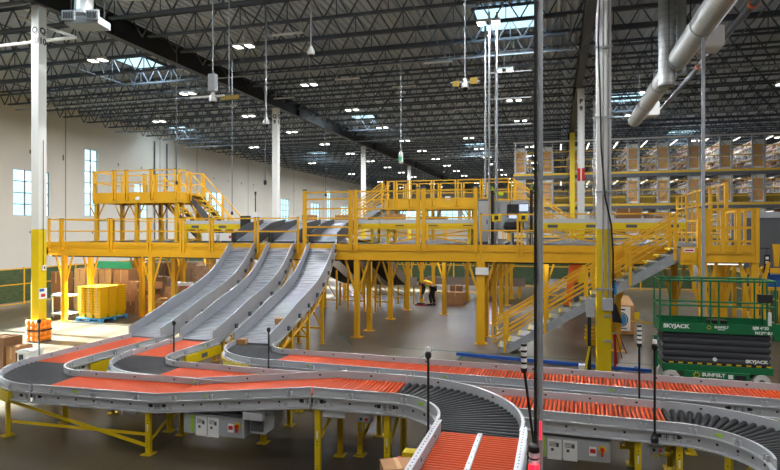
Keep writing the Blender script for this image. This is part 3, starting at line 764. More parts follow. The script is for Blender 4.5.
def make_chute():
    t = thing('package_chute', 'x', 'chute', (0, 0, 0))
    cx = lambda y: (18.6-y)*.121; P = smoothprof(PROF); h = .46
    m = MB(); strip(m, [(cx(y)-h, cx(y)+h, y, z) for y, z in P], .05); m.build('slide_bed', M['bed'], t, smooth=True)
    for s, nm in ((-1, 'side_wall'), (1, 'side_wall')):
        m = MB()
        for (a, b) in zip(P[:-1], P[1:]):
            ha = .34-max(0, 14.5-a[0])*.05 if a[0] < 18.3 else .34*max(.35, (18.78-a[0])/.48); hb_ = .34-max(0, 14.5-b[0])*.05 if b[0] < 18.3 else .34*max(.35, (18.78-b[0])/.48)
            q = []
            for (y, z), hh in ((a, ha), (b, hb_)):
                xo = cx(y)+s*h; q += [(xo, y, z-.10), (xo+s*.025, y, z-.10), (xo+s*.025, y, z+hh), (xo, y, z+hh)]
            m.add(q, [(0, 1, 5, 4), (1, 2, 6, 5), (2, 3, 7, 6), (3, 0, 4, 7), (0, 3, 2, 1), (4, 5, 6, 7)])
        m.build(nm, M['chute'], t, smooth=True)
        m = MB()
        for (a, b) in zip(P[:-1], P[1:]):
            m.bar((cx(a[0])+s*(h+.05), a[0], a[1]-.13), (cx(b[0])+s*(h+.05), b[0], b[1]-.13), .05, .05)
        for i in range(4, len(P)-2, 4):
            y, z = P[i]; m.box((cx(y)+s*(h+.05), y, z-.06), (.05, .1, .12), 1)
        m.build('edge_rail', [M['galv'], M['dgrey']], t)
    m = MB()
    for s in (-1, 1):
        for i in range(3, len(P)-6, 3):
            a, b = P[i], P[i+3]; xa, xb = cx(a[0])+s*(h-.06), cx(b[0])+s*(h-.06)
            m.bar((xa, a[0], a[1]-.16), (xb, b[0], b[1]-.16), .06, .1)
            if a[1] > 1.2: m.bar((xa, a[0], a[1]-.5), (xb, b[0], b[1]-.5), .05, .06); m.bar((xa, a[0], a[1]-.16), (xb, b[0], b[1]-.5), .04, .05)
    m.build('support_truss', M['yellow'], t)
    # upper part on the deck
    m = MB(); strip(m, [(-h, h, y, z) for y, z in UP], .05); m.build('upper_bed', M['bed'], t)
    for s in (-1, 1):
        m = MB(); q = []
        for (y, z), hh in zip(UP, (.34, .36, .14)):
            q.append(((s*h, y, z-.08), (s*(h+.03), y, z-.08), (s*(h+.03), y, z+hh), (s*h, y, z+hh)))
        for a, b in zip(q[:-1], q[1:]):
            m.add(a+b, [(0, 1, 5, 4), (1, 2, 6, 5), (2, 3, 7, 6), (3, 0, 4, 7), (0, 3, 2, 1), (4, 5, 6, 7)])
        m.build('upper_wall', M['chute_dark'], t)
    MB().bx(-h-.04, h+.04, 18.74, 18.81, 3.13, 3.2).bx(-h-.05, -h+.0, 18.6, 18.85, 3.1, 3.5).build('joint_collar', M['dark'], t)
    # legs
    for y in (17.2, 15.7, 14.2, 13.1):
        z = min(P, key=lambda p: abs(p[0]-y))[1]-.16
        for s in (-1, 1):
            x = cx(y)+s*(h-.06)
            lg = MB().bx(x-.04, x+.04, y-.04, y+.04, .01, z+.06).build('leg', M['yellow'], t)
            MB().bx(x-.09, x+.09, y-.09, y+.09, 0, .014).build('foot_plate', M['yellow'], lg)
        m = MB().bar((cx(y)-h+.06, y, .5), (cx(y)+h-.06, y, .5), .04, .06)
        if z > .9: m.bar((cx(y)-h+.06, y, z), (cx(y)+h-.06, y, .5), .02, .05)
        m.build('cross_brace', M['yellow'], t)
    return t
ch = make_chute(); ch.location = (-7.70, 0, 0); ch['label'] = 'rightmost of the three grey chutes sweeping down from the yellow platform'
copy_tree(ch, (-9.21, 0, 0), 'middle of the three grey chutes sweeping down from the yellow platform')
copy_tree(ch, (-10.70, 0, 0), 'leftmost of the three grey chutes, nearest the yellow tote stacks')
# small carton on the right chute
t = thing('carton', 'small brown parcel sliding down the rightmost chute', 'box', (-6.95, 12.5, .97))
MB().box((-7.15, 12.35, .965), (.2, .18, .12), 0, Matrix.Rotation(.2, 3, 'Z')).build('parcel', M['card'], t); MB().box((-7.15, 12.35, 1.027), (.035, .18, .003), 0, Matrix.Rotation(.2, 3, 'Z')).build('tape', M['cardp'], t)
t = thing('carton', 'brown parcel lying higher up on the rightmost chute behind its wall', 'box', (-6.75, 13.9, 1.2))
MB().box((-6.85, 13.75, 1.25), (.28, .2, .16), 0, Matrix.Rotation(.3, 3, 'Z')).build('parcel', M['card'], t); MB().box((-6.85, 13.75, 1.332), (.04, .2, .003), 0, Matrix.Rotation(.3, 3, 'Z')).build('tape', M['cardp'], t)

# ------------------------------------------------------------------ mezzanine
MX = [-18.6, -14.57, -10.5, -6.45, -2.3, 1.75]; MY = [18.6, 19.95, 22.7, 25.55, 28.4, 31.3]
mz = thing('mezzanine_platform', 'long yellow steel mezzanine platform on rows of yellow posts behind the chutes', 'mezzanine', (-8, 18.6, 0))
def mezz_post(x, y, par, ztop=2.62, w=.17):
    p = MB().bx(x-w/2, x+w/2, y-w/2, y+w/2, .015, ztop).build('post', M['yellow'], par, bevel=.008)
    MB().bx(x-.19, x+.19, y-.17, y+.17, 0, .02).build('base_plate', M['yellow'], p)
    m = MB()
    for s in (-1, 1): m.bar((x+s*.07, y, 1.55), (x+s*.42, y, ztop), .07, .03, up=(0, 1, 0))
    m.build('knee_brace', M['yellow'], p)
    return p
for x in MX:
    for y in MY: mezz_post(x, y, mz)
for (x, y) in ((-16.6, 20.6), (-12.5, 20.6), (-17.2, 24.2), (-12.6, 24.2), (-4.6, 24.6), (-.4, 24.6), (-4.4, 29.8)): mezz_post(x, y, mz)
X0, X1 = -19.4, 5.06
MB().bx(X0, X1, 18.7, 33, 2.98, 3.1).build('floor_deck', M['mdeck'], mz)
m = MB().bx(X0, 3.3, 18.52, 18.7, 2.60, 2.95).bx(X0, 3.3, 18.49, 18.52, 2.60, 2.635).bx(X0, 3.3, 18.49, 18.52, 2.915, 2.95)
x = X0+.4
while x < 3.2:
    m.box((x, 18.515, 2.78), (.02, .012, .02), 1); m.box((x+.12, 18.515, 2.78), (.02, .012, .02), 1); x += .68
m.build('front_beam', [M['yellow'], M['lemon']], mz)
MB().bx(X0, 3.3, 18.54, 18.7, 2.955, 3.13).build('toe_plate', M['yellow'], mz)
for y in MY[1:]: MB().bx(X0, X1, y-.07, y+.07, 2.62, 2.95).build('cross_beam', M['yellow'], mz)
for x in MX: MB().bx(x-.06, x+.06, 18.7, 33, 2.66, 2.95).build('long_beam', M['yellow'], mz)
for k in range(14): 
    x = X0+.7+1.75*k; MB().bx(x-.03, x+.03, 18.7, 33, 2.78, 2.97).build('deck_joist', M['yellow'], mz)
MB().bx(X0-.02, X0+.1, 18.52, 33, 2.60, 3.13).build('end_beam', M['yellow'], mz)

def railing(pts, z, par, top=.98, rails=(.98, .52), posts=True, double=False, pw=.05, name='railing', tall=None):
    for a, b in zip(pts[:-1], pts[1:]):
        m = MB(); a, b = Vector((a[0], a[1], 0)), Vector((b[0], b[1], 0)); d = (b-a).normalized()
        g = d*.058
        for e in (a+g, b-g): m.box((e.x, e.y, z+top/2-.12), (.06, .07, top+.26), 0, Matrix.Rotation(math.atan2(d.y, d.x), 3, 'Z'))
        for r in rails: m.bar((a+g)+Vector((0, 0, z+r-.02)), (b-g)+Vector((0, 0, z+r-.02)), .04, .045)
        for e in (a+g, b-g): m.box((e.x, e.y, z+top+.012), (.066, .076, .02), 1, Matrix.Rotation(math.atan2(d.y, d.x), 3, 'Z'))
        m.build(name, [M['yellow'], M['dark']], par)
FY = 18.5
railing([(x, FY) for x in (-19.3, -18.64, -16.35, -14.6, -13.17, -11.96, -10.15, -8.5)], 3.05, mz)
railing([(x, FY) for x in (-2.35, -1.1, 1.3, 3.2)], 3.05, mz, top=1.05, rails=(1.05, .55))
# tall barrier panels
for a, b in ((-8.4, -6.55), (-6.55, -4.23), (-4.23, -2.37)):
    m = MB()
    for e in (a+.09, b-.09): m.bx(e-.06, e+.06, FY-.05, FY+.05, 2.9, 4.96); m.bx(e-.065, e+.065, FY-.055, FY+.055, 4.94, 4.99, 1)
    rr = (4.88, 4.65, 4.32, 4.0, 3.7, 3.42) if a < -6.6 else (4.88, 4.6, 4.3, 4.0, 3.7, 3.42)
    for z in rr: m.bx(a+.1, b-.1, FY-.02, FY+.02, z-.025, z+.025)
    if a > -6.6 and False: pass
    m.build('tall_barrier', [M['yellow'], M['dgrey']], mz)
railing([(X0+.1, FY), (X0+.1, 22), (X0+.1, 25.5), (X0+.1, 29), (X0+.1, 32.8)], 3.05, mz)
railing([(x, 32.9) for x in (-19.3, -16, -12.7, -9.4, -6.1, -2.8, .5, 5.0)], 3.05, mz)
# tall side barrier at the right end
m = MB()
for y in (20.3, 22.2, 24.1, 26, 27.9): m.bx(5.0, 5.1, y-.05, y+.05, 3.0, 5.08)
for z in (5.04, 4.5, 3.95, 3.5): m.bx(5.03, 5.07, 20.3, 27.9, z-.03, z+.03)
for k in range(1, 8): m.bx(5.03, 5.07, 20.3+k*.95-.03, 20.3+k*.95+.03, 3.1, 5.04)
m.build('tall_barrier', M['yellow'], mz)
# under-beam cable tray and plate
MB().tube((X0, 18.75, 2.57), (3.3, 18.75, 2.57), .03, 6).build('conduit', M['dark'], mz)
MB().bx(-2.45, -2.05, 18.39, 18.5, 2.20, 2.42).build('load_plate', M['off'], mz)['label'] = 'white load plate'
MB().bx(-2.43, -2.17, 18.46, 18.52, 0.02, 2.6).build('post', M['yellow'], mz)

# landing on the right with its posts
ld = thing('stair_landing', 'yellow stair landing deck on braced posts above the green scissor lift', 'landing', (4.2, 17.4, 0))
MB().bx(3.28, 5.1, 17.42, 18.5, 3.0, 3.12).build('floor_deck', M['mdeck'], ld)
m = MB().bx(3.75, 5.1, 17.36, 17.46, 2.74, 3.0).bx(3.75, 5.1, 17.33, 17.36, 2.74, 2.77).bx(3.75, 5.1, 17.33, 17.36, 2.97, 3.0).bx(3.22, 3.75, 17.36, 17.46, 2.66, 3.0)
m.build('front_beam', M['yellow'], ld); MB().bx(3.75, 5.1, 17.38, 17.46, 3.01, 3.2).build('toe_plate', M['yellow'], ld)
MB().bx(5.0, 5.1, 17.46, 18.5, 2.74, 3.2).build('side_beam', M['yellow'], ld)
MB().bx(3.24, 3.62, 17.335, 17.36, 2.78, 3.14).build('sign_plate', M['yellow'], ld)
sg = MB().bx(3.3, 3.56, 17.328, 17.336, 3.0, 3.1).build('warning_sign', M['paper'], ld); MB().bx(3.32, 3.54, 17.325, 17.329, 3.03, 3.075).build('red_wording_bar', M['red'], sg)
for (x, y) in ((3.78, 17.45), (5.0, 17.45), (4.3, 18.2), (4.65, 19.0), (3.4, 19.3)):
    p = MB().bx(x-.09, x+.09, y-.09, y+.09, .015, 2.76).build('post', M['yellow'], ld, bevel=.008); MB().bx(x-.18, x+.18, y-.18, y+.18, 0, .02).build('base_plate', M['yellow'], p)
    m = MB()
    for s in (-1, 1): m.bar((x+s*.08, y, 1.5), (x+s*.34, y, 2.76), .08, .03, up=(0, 1, 0))
    m.build('knee_brace', M['yellow'], p)
MB().bx(3.64, 3.84, 17.33, 17.5, 2.6, 4.18).build('corner_post', M['yellow'], ld)
m = MB()
for x in (3.9, 4.25, 4.62, 4.98): m.bx(x-.05, x+.05, 17.36, 17.42, 3.0, 4.16)
for z in (4.14, 3.66, 3.3): m.bx(3.8, 5.08, 17.37, 17.41, z-.03, z+.03)
m.bx(5.0, 5.1, 17.34, 17.46, 2.74, 4.18)
m.build('railing', M['yellow'], ld)
m = MB()
for y in (17.5, 18.4, 19.3, 20.2): m.bx(5.02, 5.08, y-.04, y+.04, 3.0, 4.16)
for z in (4.14, 3.66): m.bx(5.03, 5.07, 17.46, 20.2, z-.03, z+.03)
m.build('railing', M['yellow'], ld)

# stairs
def stair(name, label, xb, zb, xt, zt, y0, y1, n, smat, rails=True, treads='galv', cat='stairs', zr=1.0):
    t = thing(name, label, cat, (xb, y0, zb))
    for y in (y0, y1): MB().prism([(xb-.08*(1 if xt > xb else -1), y-.02, zb), (xb+.32*(1 if xt > xb else -1), y-.02, zb), (xt, y-.02, zt-.30), (xt, y-.02, zt), ], (0, .05, 0)).build('stringer', smat, t)
    for i in range(n):
        f = (i+.5)/n; x = xb+(xt-xb)*f; z = zb+(zt-zb)*(i+1)/n-.03; s = 1 if xt > xb else -1; dx = abs(xt-xb)/n
        tr = MB().bx(x-dx*.5, x+dx*.55, y0+.03, y1-.02, z-.04, z).build('tread', M[treads], t)
        MB().bx(x-s*dx*.5-.03, x-s*dx*.5+.03, y0+.03, y1-.02, z-.05, z+.006).build('nosing', M['lemon'], tr)
    if rails:
        for y in (y0-.03, y1+.05):
            m = MB(); k = max(2, int(abs(xt-xb)/1.1))
            for i in range(k+1):
                f = .04+.92*i/k; x = xb+(xt-xb)*f; z = zb+(zt-zb)*f
                m.bx(x-.035, x+.035, y-.025, y+.025, z-.22, z+zr)
            e = .25*(1 if xt > xb else -1)
            for h in (zr, zr*.86, zr*.55, zr*.40) if zr > .99 else (zr, .5):
                m.bar((xb-e*.6, y, zb+h-.12), (xt, y, zt+h-.02), .042, .042)
            m.bar((xb-e*.6, y, zb+zr-.12), (xb-e*.6, y, zb+.38), .04, .04)
            m.build('handrail', M['yellow'], t)
    return t
stair('steel_staircase', 'long grey steel staircase with yellow nosings rising right to the landing', -1.66, 0, 3.3, 3.12, 17.45, 18.38, 17, M['galv'])

# raised crossover platforms
def crossover(label, x0, x1, y0, y1, z, zb, posts, rp):
    t = thing('crossover_platform', label, 'platform', ((x0+x1)/2, y0, zb))
    MB().bx(x0, x1, y0, y1, z-.06, z).build('floor_deck', M['mdeck'], t)
    MB().bx(x0, x1, y0-.06, y0, z-.42, z+.04).build('front_beam', M['yellow'], t); MB().bx(x0, x1, y1, y1+.06, z-.42, z+.04).build('rear_beam', M['yellow'], t)
    MB().bx(x0, x0+.08, y0, y1, z-.4, z+.04).bx(x1-.08, x1, y0, y1, z-.4, z+.04).build('side_beams', M['yellow'], t)
    for x in posts:
        for y in (y0+.08, y1-.08):
            p = MB().bx(x-.07, x+.07, y-.07, y+.07, zb, z-.06).build('post', M['yellow'], t)
            m = MB()
            for s in (-1, 1): m.bar((x+s*.05, y, z-1.05), (x+s*.4, y, z-.4), .05, .03, up=(0, 1, 0))
            m.build('knee_brace', M['yellow'], p)
    def rl(pts): railing(pts, z-.02, t, top=.98, rails=(.98, .5))
    rl([(x, y0-.09) for x in rp]); rl([(x, y1+.09) for x in rp])
    return t, rl
t, rl = crossover('raised yellow crossover platform at the left, above the low mezzanine rail', -19.15, -14.94, 20.7, 22.4, 5.14, 3.1, (-19.05, -17.0, -15.05), (-19.13, -18.0, -17.4, -16.17, -14.94))
rl([(-19.1, 20.7), (-19.1, 22.4)]); rl([(-14.95, 20.75), (-14.95, 21.4)])
MB().bx(-16.95, -16.75, 20.62, 20.64, 4.86, 4.99).build('load_sign', M['paper'], t)
stair('crossover_stairs', 'dark-sided stair descending right from the left crossover platform', -13.0, 3.1, -14.94, 5.12, 21.5, 22.4, 9, M['dgrey'], treads='yellow', zr=.98)
stair('crossover_stairs', 'dark-sided stair seen through and below the left crossover platform', -15.2, 3.1, -17.4, 5.12, 23.0, 23.9, 9, M['dgrey'], treads='yellow', zr=.98)
t, rl = crossover('raised yellow crossover platform in the middle, behind the tall barrier', -7.95, -1.95, 27, 28.6, 4.98, 3.1, (-7.8, -5.9, -3.9, -2.1), (-7.85, -7.4, -6.7, -5.6, -4.45, -3.3, -2.03))
MB().bx(-5.0, -4.75, 26.92, 26.94, 5.0, 5.16).build('load_sign', M['paper'], t)
stair('crossover_stairs', 'grey-sided stair descending left from the middle crossover platform', -10.7, 3.1, -7.95, 4.98, 27.0, 27.9, 10, M['galv'], treads='yellow', zr=1.0)
stair('crossover_stairs', 'stair descending right from the middle crossover platform towards the pick racks', .75, 3.1, -1.95, 4.98, 27.0, 27.9, 10, M['galv'], treads='yellow', zr=1.0)

# sorter line along the mezzanine
def sorter(x0, x1, label, y0=20.75, y1=21.75):
    t = thing('belt_conveyor', label, 'conveyor', ((x0+x1)/2, y0, 3.1))
    MB().bx(x0, x1, y0, y1, 3.86, 3.91).build('belt', M['dark'], t)
    m = MB().bx(x0, x1, y0-.03, y0, 3.84, 3.98).bx(x0, x1, y1, y1+.03, 3.84, 3.98)
    m.build('top_rail', M['rail'], t)
    m = MB().bx(x0, x1, y0-.05, y0, 3.62, 3.84).bx(x0, x1, y1, y1+.05, 3.62, 3.84); x = x0+.6
    while x < x1-.4: m.bx(x, x+.34, y0-.056, y0-.05, 3.68, 3.78, 1); x += 1.25
    m.build('side_panel', [M['lemon'], M['dgrey']], t)
    n = max(2, int((x1-x0)/1.4))
    for i in range(n):
        x = x0+.3+(x1-x0-.6)*i/(n-1)
        for y in (y0+.05, y1-.05): MB().bx(x-.05, x+.05, y-.04, y+.04, 3.1, 3.62).build('leg', M['lemon'], t)
        if i < n-1:
            xn = x0+.3+(x1-x0-.6)*(i+1)/(n-1)
            MB().bar((x, y0+.05, 3.14), (xn, y0+.05, 3.58), .02, .05).bar((x, y0+.06, 3.58), (xn, y0+.06, 3.14), .02, .05).build('cross_brace', M['yellow'], t)
    return t
sorter(-14.9, -11.9, 'yellow-sided belt conveyor on the mezzanine at the left, before the chutes')
sorter(-6.3, -2.7, 'yellow-sided belt conveyor on the mezzanine behind the tall barrier')
sorter(-.9, 4.0, 'yellow-sided belt conveyor on the mezzanine behind the stair handrails')
sorter(-11.8, -6.4, 'belt conveyor feeding the chute heads on the mezzanine', 21.0, 22.0)
def carton(label, x0, x1, y0, y1, z0, z1, m='card', group=None, flap=False, bev=0, rz=0):
    t = thing('cardboard_box', label, 'box', ((x0+x1)/2, (y0+y1)/2, z0), group)
    rot = Matrix.Rotation(rz, 3, 'Z'); c = ((x0+x1)/2, (y0+y1)/2, (z0+z1)/2)
    MB().box(c, (x1-x0, y1-y0, z1-z0), 0, rot).build('carton', M[m], t)
    d = rot @ Vector((0, 0, (z1-z0)/2)); 
    b = MB().box((c[0], c[1], z1+.001), (.05, y1-y0+.004, .003), 0, rot)
    q = rot @ Vector((0, -(y1-y0)/2-.001, 0)); b.box((c[0]+q.x, c[1]+q.y, z1-(z1-z0)*.15), (.05, .003, (z1-z0)*.3), 0, rot)
    b.build('tape', M['cardp' if m != 'cardp' else 'card'], t)
    if flap:
        q = rot @ Vector((-(x1-x0)/2-.1, 0, 0)); MB().box((c[0]+q.x, c[1]+q.y, z1+.04), (.24, y1-y0, .008), 0, rot @ Matrix.Rotation(.4, 3, 'Y')).build('flap', M['card'], t)
    return t
carton('brown carton on the sorter just right of the right chute head', -6.15, -5.5, 21.0, 21.5, 3.91, 4.2)
carton('brown carton at the head of the rightmost chute', -8.3, -7.75, 21.3, 21.7, 3.91, 4.18, 'card')
carton('brown carton behind the head of the middle chute', -9.7, -9.2, 21.3, 21.7, 3.91, 4.2)
carton('dark brown carton on the belt seen left of the stair handrail', 1.95, 2.7, 20.95, 21.5, 3.91, 4.32, 'card2')
carton('low brown carton on the belt beside the taller dark carton', 2.85, 3.35, 20.95, 21.5, 3.91, 4.05, 'card2')
carton('brown carton on the belt beside the grey control cabinets, low and wide', -4.9, -3.9, 21.0, 21.6, 3.91, 4.1, 'card2')
# mezzanine control boxes near the left sorter
for (x, lb) in ((-13.3, 'white control box under the left mezzanine conveyor'), (-12.5, 'white control box with red switch under the left mezzanine conveyor')):
    t = thing('control_box', lb, 'control box', (x, 20.4, 3.1))
    MB().bx(x-.32, x+.32, 20.4, 20.6, 3.17, 3.48).build('case', M['off'], t); MB().bx(x-.3, x+.3, 20.45, 20.55, 3.1, 3.17).build('feet', M['dgrey'], t)
    MB().bx(x+.1, x+.2, 20.39, 20.4, 3.28, 3.38).build('switch_plate' if x < -13 else 'red_switch', M['lime' if x < -13 else 'red'], t)
# tall thing next to left chute head: drive with antenna
t = thing('drive_unit', 'dark drive unit with white housing at the head of the left chute', 'machine', (-11.55, 20.6, 3.1))
MB().bx(-11.9, -11.55, 20.4, 20.8, 3.1, 4.15).build('dark_body', M['dark'], t); MB().bx(-11.5, -11.2, 20.5, 20.8, 3.75, 4.3).build('white_housing', M['off'], t); MB().bx(-11.52, -11.2, 20.45, 20.85, 3.1, 3.75).build('base', M['dgrey'], t)
MB().tube((-11.35, 20.6, 4.3), (-11.35, 20.6, 5.0), .02, 6).lathe([(.04, 0), (.04, .12)], (-11.35, 20.6, 4.98), 8).build('aerial', M['dark'], t)

# control station in the middle
t = thing('electrical_cabinet', 'grey electrical cabinet at the control station beside the mezzanine', 'cabinet', (-1.7, 20.9, 3.1))
for x0 in (-2.1, -1.5): 
    b = MB().bx(x0, x0+.56, 20.6, 20.95, 3.6, 4.62).build('cabinet_body', M['grey'], t, bevel=.01); MB().bx(x0+.04, x0+.52, 20.585, 20.6, 3.66, 4.56).build('door', M['grey'], b)
    MB().bx(x0+.44, x0+.48, 20.57, 20.585, 4.05, 4.2).build('latch', M['dark'], b)
MB().bx(-2.1, -2.04, 20.6, 20.66, 3.1, 3.6).bx(-1.0, -.94, 20.6, 20.66, 3.1, 3.6).bx(-2.1, -2.04, 20.89, 20.95, 3.1, 3.6).bx(-1.0, -.94, 20.89, 20.95, 3.1, 3.6).bx(-2.1, -.94, 20.6, 20.95, 3.55, 3.6).build('stand', M['galv'], t)
t = thing('tall_cabinet', 'narrow tall grey cabinet left of the control station', 'cabinet', (-2.4, 20.4, 3.1))
MB().bx(-2.62, -2.24, 20.3, 20.6, 3.1, 4.66).build('body', M['dgrey'], t); MB().bx(-2.6, -2.26, 20.285, 20.3, 3.2, 4.6).build('door', M['grey'], t); MB().bx(-2.32, -2.29, 20.27, 20.285, 3.8, 3.95).build('handle', M['dark'], t)
for (x, z, wd, hg, lb, sm) in ((-1.45, 4.2, .34, .24, 'dark upper monitor at the control station', 'dark'), (-1.08, 4.22, .3, .24, 'lit upper monitor at the control station', 'screen'), (-1.25, 3.98, .66, .15, 'wide lit lower screen at the control station', 'screen')):
    t = thing('monitor', lb, 'monitor', (x, 20.45, z))
    MB().bx(x-wd/2-.02, x+wd/2+.02, 20.45, 20.49, z, z+hg+.04).build('bezel', M['dark'], t); MB().bx(x-wd/2, x+wd/2, 20.443, 20.45, z+.02, z+hg+.02).build('screen', M[sm], t)
    MB().bx(x-.03, x+.03, 20.49, 20.6, z+.05, z+.12).build('arm', M['dark'], t)
for (x, lb) in ((-2.12, 'left black upright with a yellow-green lamp at the control station'), (-.82, 'right black upright with a yellow-green lamp at the control station')):
    t = thing('scanner_post', lb, 'post', (x, 20.3, 3.1))
    MB().bx(x-.05, x+.05, 20.2, 20.32, 3.1, 4.95).build('upright', M['black'], t); MB().bx(x+.1, x+.38, 20.2, 20.3, 4.78, 4.9).build('yellow_head', M['hivis'], t); MB().bx(x, x+.1, 20.22, 20.28, 4.82, 4.88).build('arm', M['black'], t)
    MB().lathe([(.03, 0), (.03, .14)], (x, 20.26, 4.95), 8).build('lamp', M['lime'], t)
for (x, lb) in ((-1.8, 'left yellow reel unit hanging on the rail at the control station'), (-.98, 'right yellow reel unit hanging on the rail at the control station')):
    t = thing('yellow_reel', lb, 'reel', (x, 18.42, 3.88))
    MB().bx(x-.14, x+.14, 18.36, 18.47, 3.86, 4.1).build('case', M['lemon'], t, bevel=.02); MB().bx(x-.06, x+.06, 18.35, 18.36, 3.92, 4.04).build('front_plate', M['dark'], t)
t = thing('office_chair', 'black padded office chair at the control station', 'chair', (-1.4, 19.9, 3.1))
MB().lathe([(.05, 0), (.28, .02), (.33, .07), (.30, .12), (.1, .14)], (-1.4, 19.9, 3.5), 18).build('seat', M['cloth'], t, smooth=True)
MB().lathe([(.02, 0), (.24, .03), (.34, .12), (.33, .3), (.2, .4), (.03, .43)], (-1.4, 20.1, 3.56), 18).build('backrest', M['cloth'], t, smooth=True)
MB().tube((-1.4, 19.9, 3.18), (-1.4, 19.9, 3.5), .03, 8).build('gas_column', M['dark'], t)
m = MB()
for k in range(5): a = 2*math.pi*k/5; m.bar((-1.4, 19.9, 3.19), (-1.4+.3*math.cos(a), 19.9+.3*math.sin(a), 3.15), .05, .04); m.lathe([(.03, 0), (.03, .05)], (-1.4+.3*math.cos(a), 19.9+.3*math.sin(a), 3.1), 8)
m.build('base', M['dark'], t)
t = thing('work_table', 'small grey wire table behind the low yellow rail at the control station', 'table', (-1.1, 19.4, 3.1))
MB().bx(-1.45, -.75, 19.3, 19.7, 3.50, 3.53).build('top', M['galv'], t)
for a in (-1.42, -.78):
    for b in (19.33, 19.67): MB().bx(a-.015, a+.015, b-.015, b+.015, 3.1, 3.5).build('leg', M['galv'], t)
# orange-clad figure is hidden by the near pole; slim grey poles around the station
for (x, y, z0, z1, lb) in ((-2.2, 20.0, 3.1, 11, 'bright grey conduit rising from the control station to the roof, left one'), (-1.95, 20.1, 3.1, 11, 'bright grey conduit rising from the control station to the roof, middle one'), (-2.45, 21.0, 4.8, 11, 'slim grey conduit rising from the tall cabinet to the roof')):
    t = thing('conduit_drop', lb, 'conduit', (x, y, z0)); MB().tube((x, y, z0), (x, y, z1), .035, 8).build('pipe', M['galv'], t)
    MB().lathe([(.06, 0), (.06, .04)], (x, y, z0), 8).build('flange', M['dgrey'], t)
m = thing('conduit_ladder', 'bright conduit pair with cross rungs hanging below the large skylight', 'conduit', (-2.0, 22.5, 7))
b = MB()
for x in (-2.5, -2.25): b.tube((x, 22.6, 5.0), (x, 22.6, 11.1), .03, 6)
b.build('pipes', M['galv'], m); b = MB()
for z in (7.6, 8.6, 9.6, 10.4): b.bx(-2.55, -.9, 22.58, 22.62, z-.02, z+.02)
b.build('rung', M['galv'], m)
t = thing('conduit_drop', 'row of grey conduits between the red-banded column and the near column', 'conduit', (1.9, 30.5, 3))
b = MB()
for x in (1.75, 1.98, 2.2): b.tube((x, 30.2, 3.1), (x, 30.2, 10.0), .04, 6)
b.build('pipes', M['galv'], t); b = MB()
for z in (4.5, 7, 9.5): b.bx(1.65, 2.3, 30.15, 30.25, z, z+.05)
b.build('clamp', M['galv'], t)

# ------------------------------------------------------------------ chutes on the far side and floor conveyors under the mezzanine
def far_chute(x, label, x2):
    t = thing('incline_conveyor', label, 'conveyor', (x, 24, 0))
    P = smoothprof([(22.2, 3.2), (23.2, 2.62), (24.4, 2.05), (25.4, 1.5), (26.6, 1.1), (27.8, .95)]); h = .42
    fx = lambda y: x+(x2-x)*(y-22.2)/5.6
    m = MB(); strip(m, [(fx(y)-h, fx(y)+h, y, z) for y, z in P], .06); m.build('dark_bed', M['dark'], t)
    for s in (-1, 1):
        m = MB()
        for a, b in zip(P[:-1], P[1:]):
            q = []
            for (y, z) in (a, b): xo = fx(y)+s*h; q += [(xo, y, z-.12), (xo+.03, y, z-.12), (xo+.03, y, z+.34), (xo, y, z+.34)]
            m.add(q, [(0, 1, 5, 4), (1, 2, 6, 5), (2, 3, 7, 6), (3, 0, 4, 7), (0, 3, 2, 1), (4, 5, 6, 7)])
    m.build('side_wall', M['drab'], t)
    for y in (24.6, 26.2, 27.5):
        z = min(P, key=lambda p: abs(p[0]-y))[1]-.1; m = MB()
        for s in (-1, 1):
            xx = fx(y)+s*(h-.03); lg = MB().bx(xx-.035, xx+.035, y-.035, y+.035, 0, z).build('leg', M['yellow'], t)
        m.bar((fx(y)-h, y, .45), (fx(y)+h, y, .45), .03, .05).bar((fx(y)-h, y, z-.1), (fx(y)+h, y, .5), .02, .04); m.build('cross_brace', M['yellow'], t)
    return t
far_chute(-10.4, 'dark-bellied incline conveyor under the mezzanine, just right of the right chute', -9.2)
far_chute(-8.9, 'dark-bellied incline conveyor under the mezzanine, second from the chutes', -8.1)
far_chute(-7.5, 'dark-bellied incline conveyor under the mezzanine, third from the chutes', -7.0)
for (x0, x1, y, lb) in ((-7, -1.6, 31.9, 'low pale conveyor along the far green fence behind the worker'), (-.9, 3.4, 31.9, 'low grey conveyor along the far green fence behind the staircase')):
    t = thing('floor_conveyor', lb, 'conveyor', ((x0+x1)/2, y, 0))
    MB().bx(x0, x1, y-.45, y+.45, .86, .9).build('belt', M['dark'], t)
    for s in (-1, 1): MB().bx(x0, x1, y+s*.47-.03, y+s*.47+.03, .62, 1.0).build('side_rail', M['rail' if x0 > -2 else 'drab'], t)
    for k in range(4):
        xx = x0+.3+(x1-x0-.6)*k/3
        for s in (-1, 1): MB().bx(xx-.05, xx+.05, y+s*.4-.04, y+s*.4+.04, 0, .86).build('leg', M['yellow'], t)
    MB().bar((x0+.3, y-.45, .2), (x1-.3, y-.45, .3), .02, .06).build('tie_bar', M['yellow'], t)
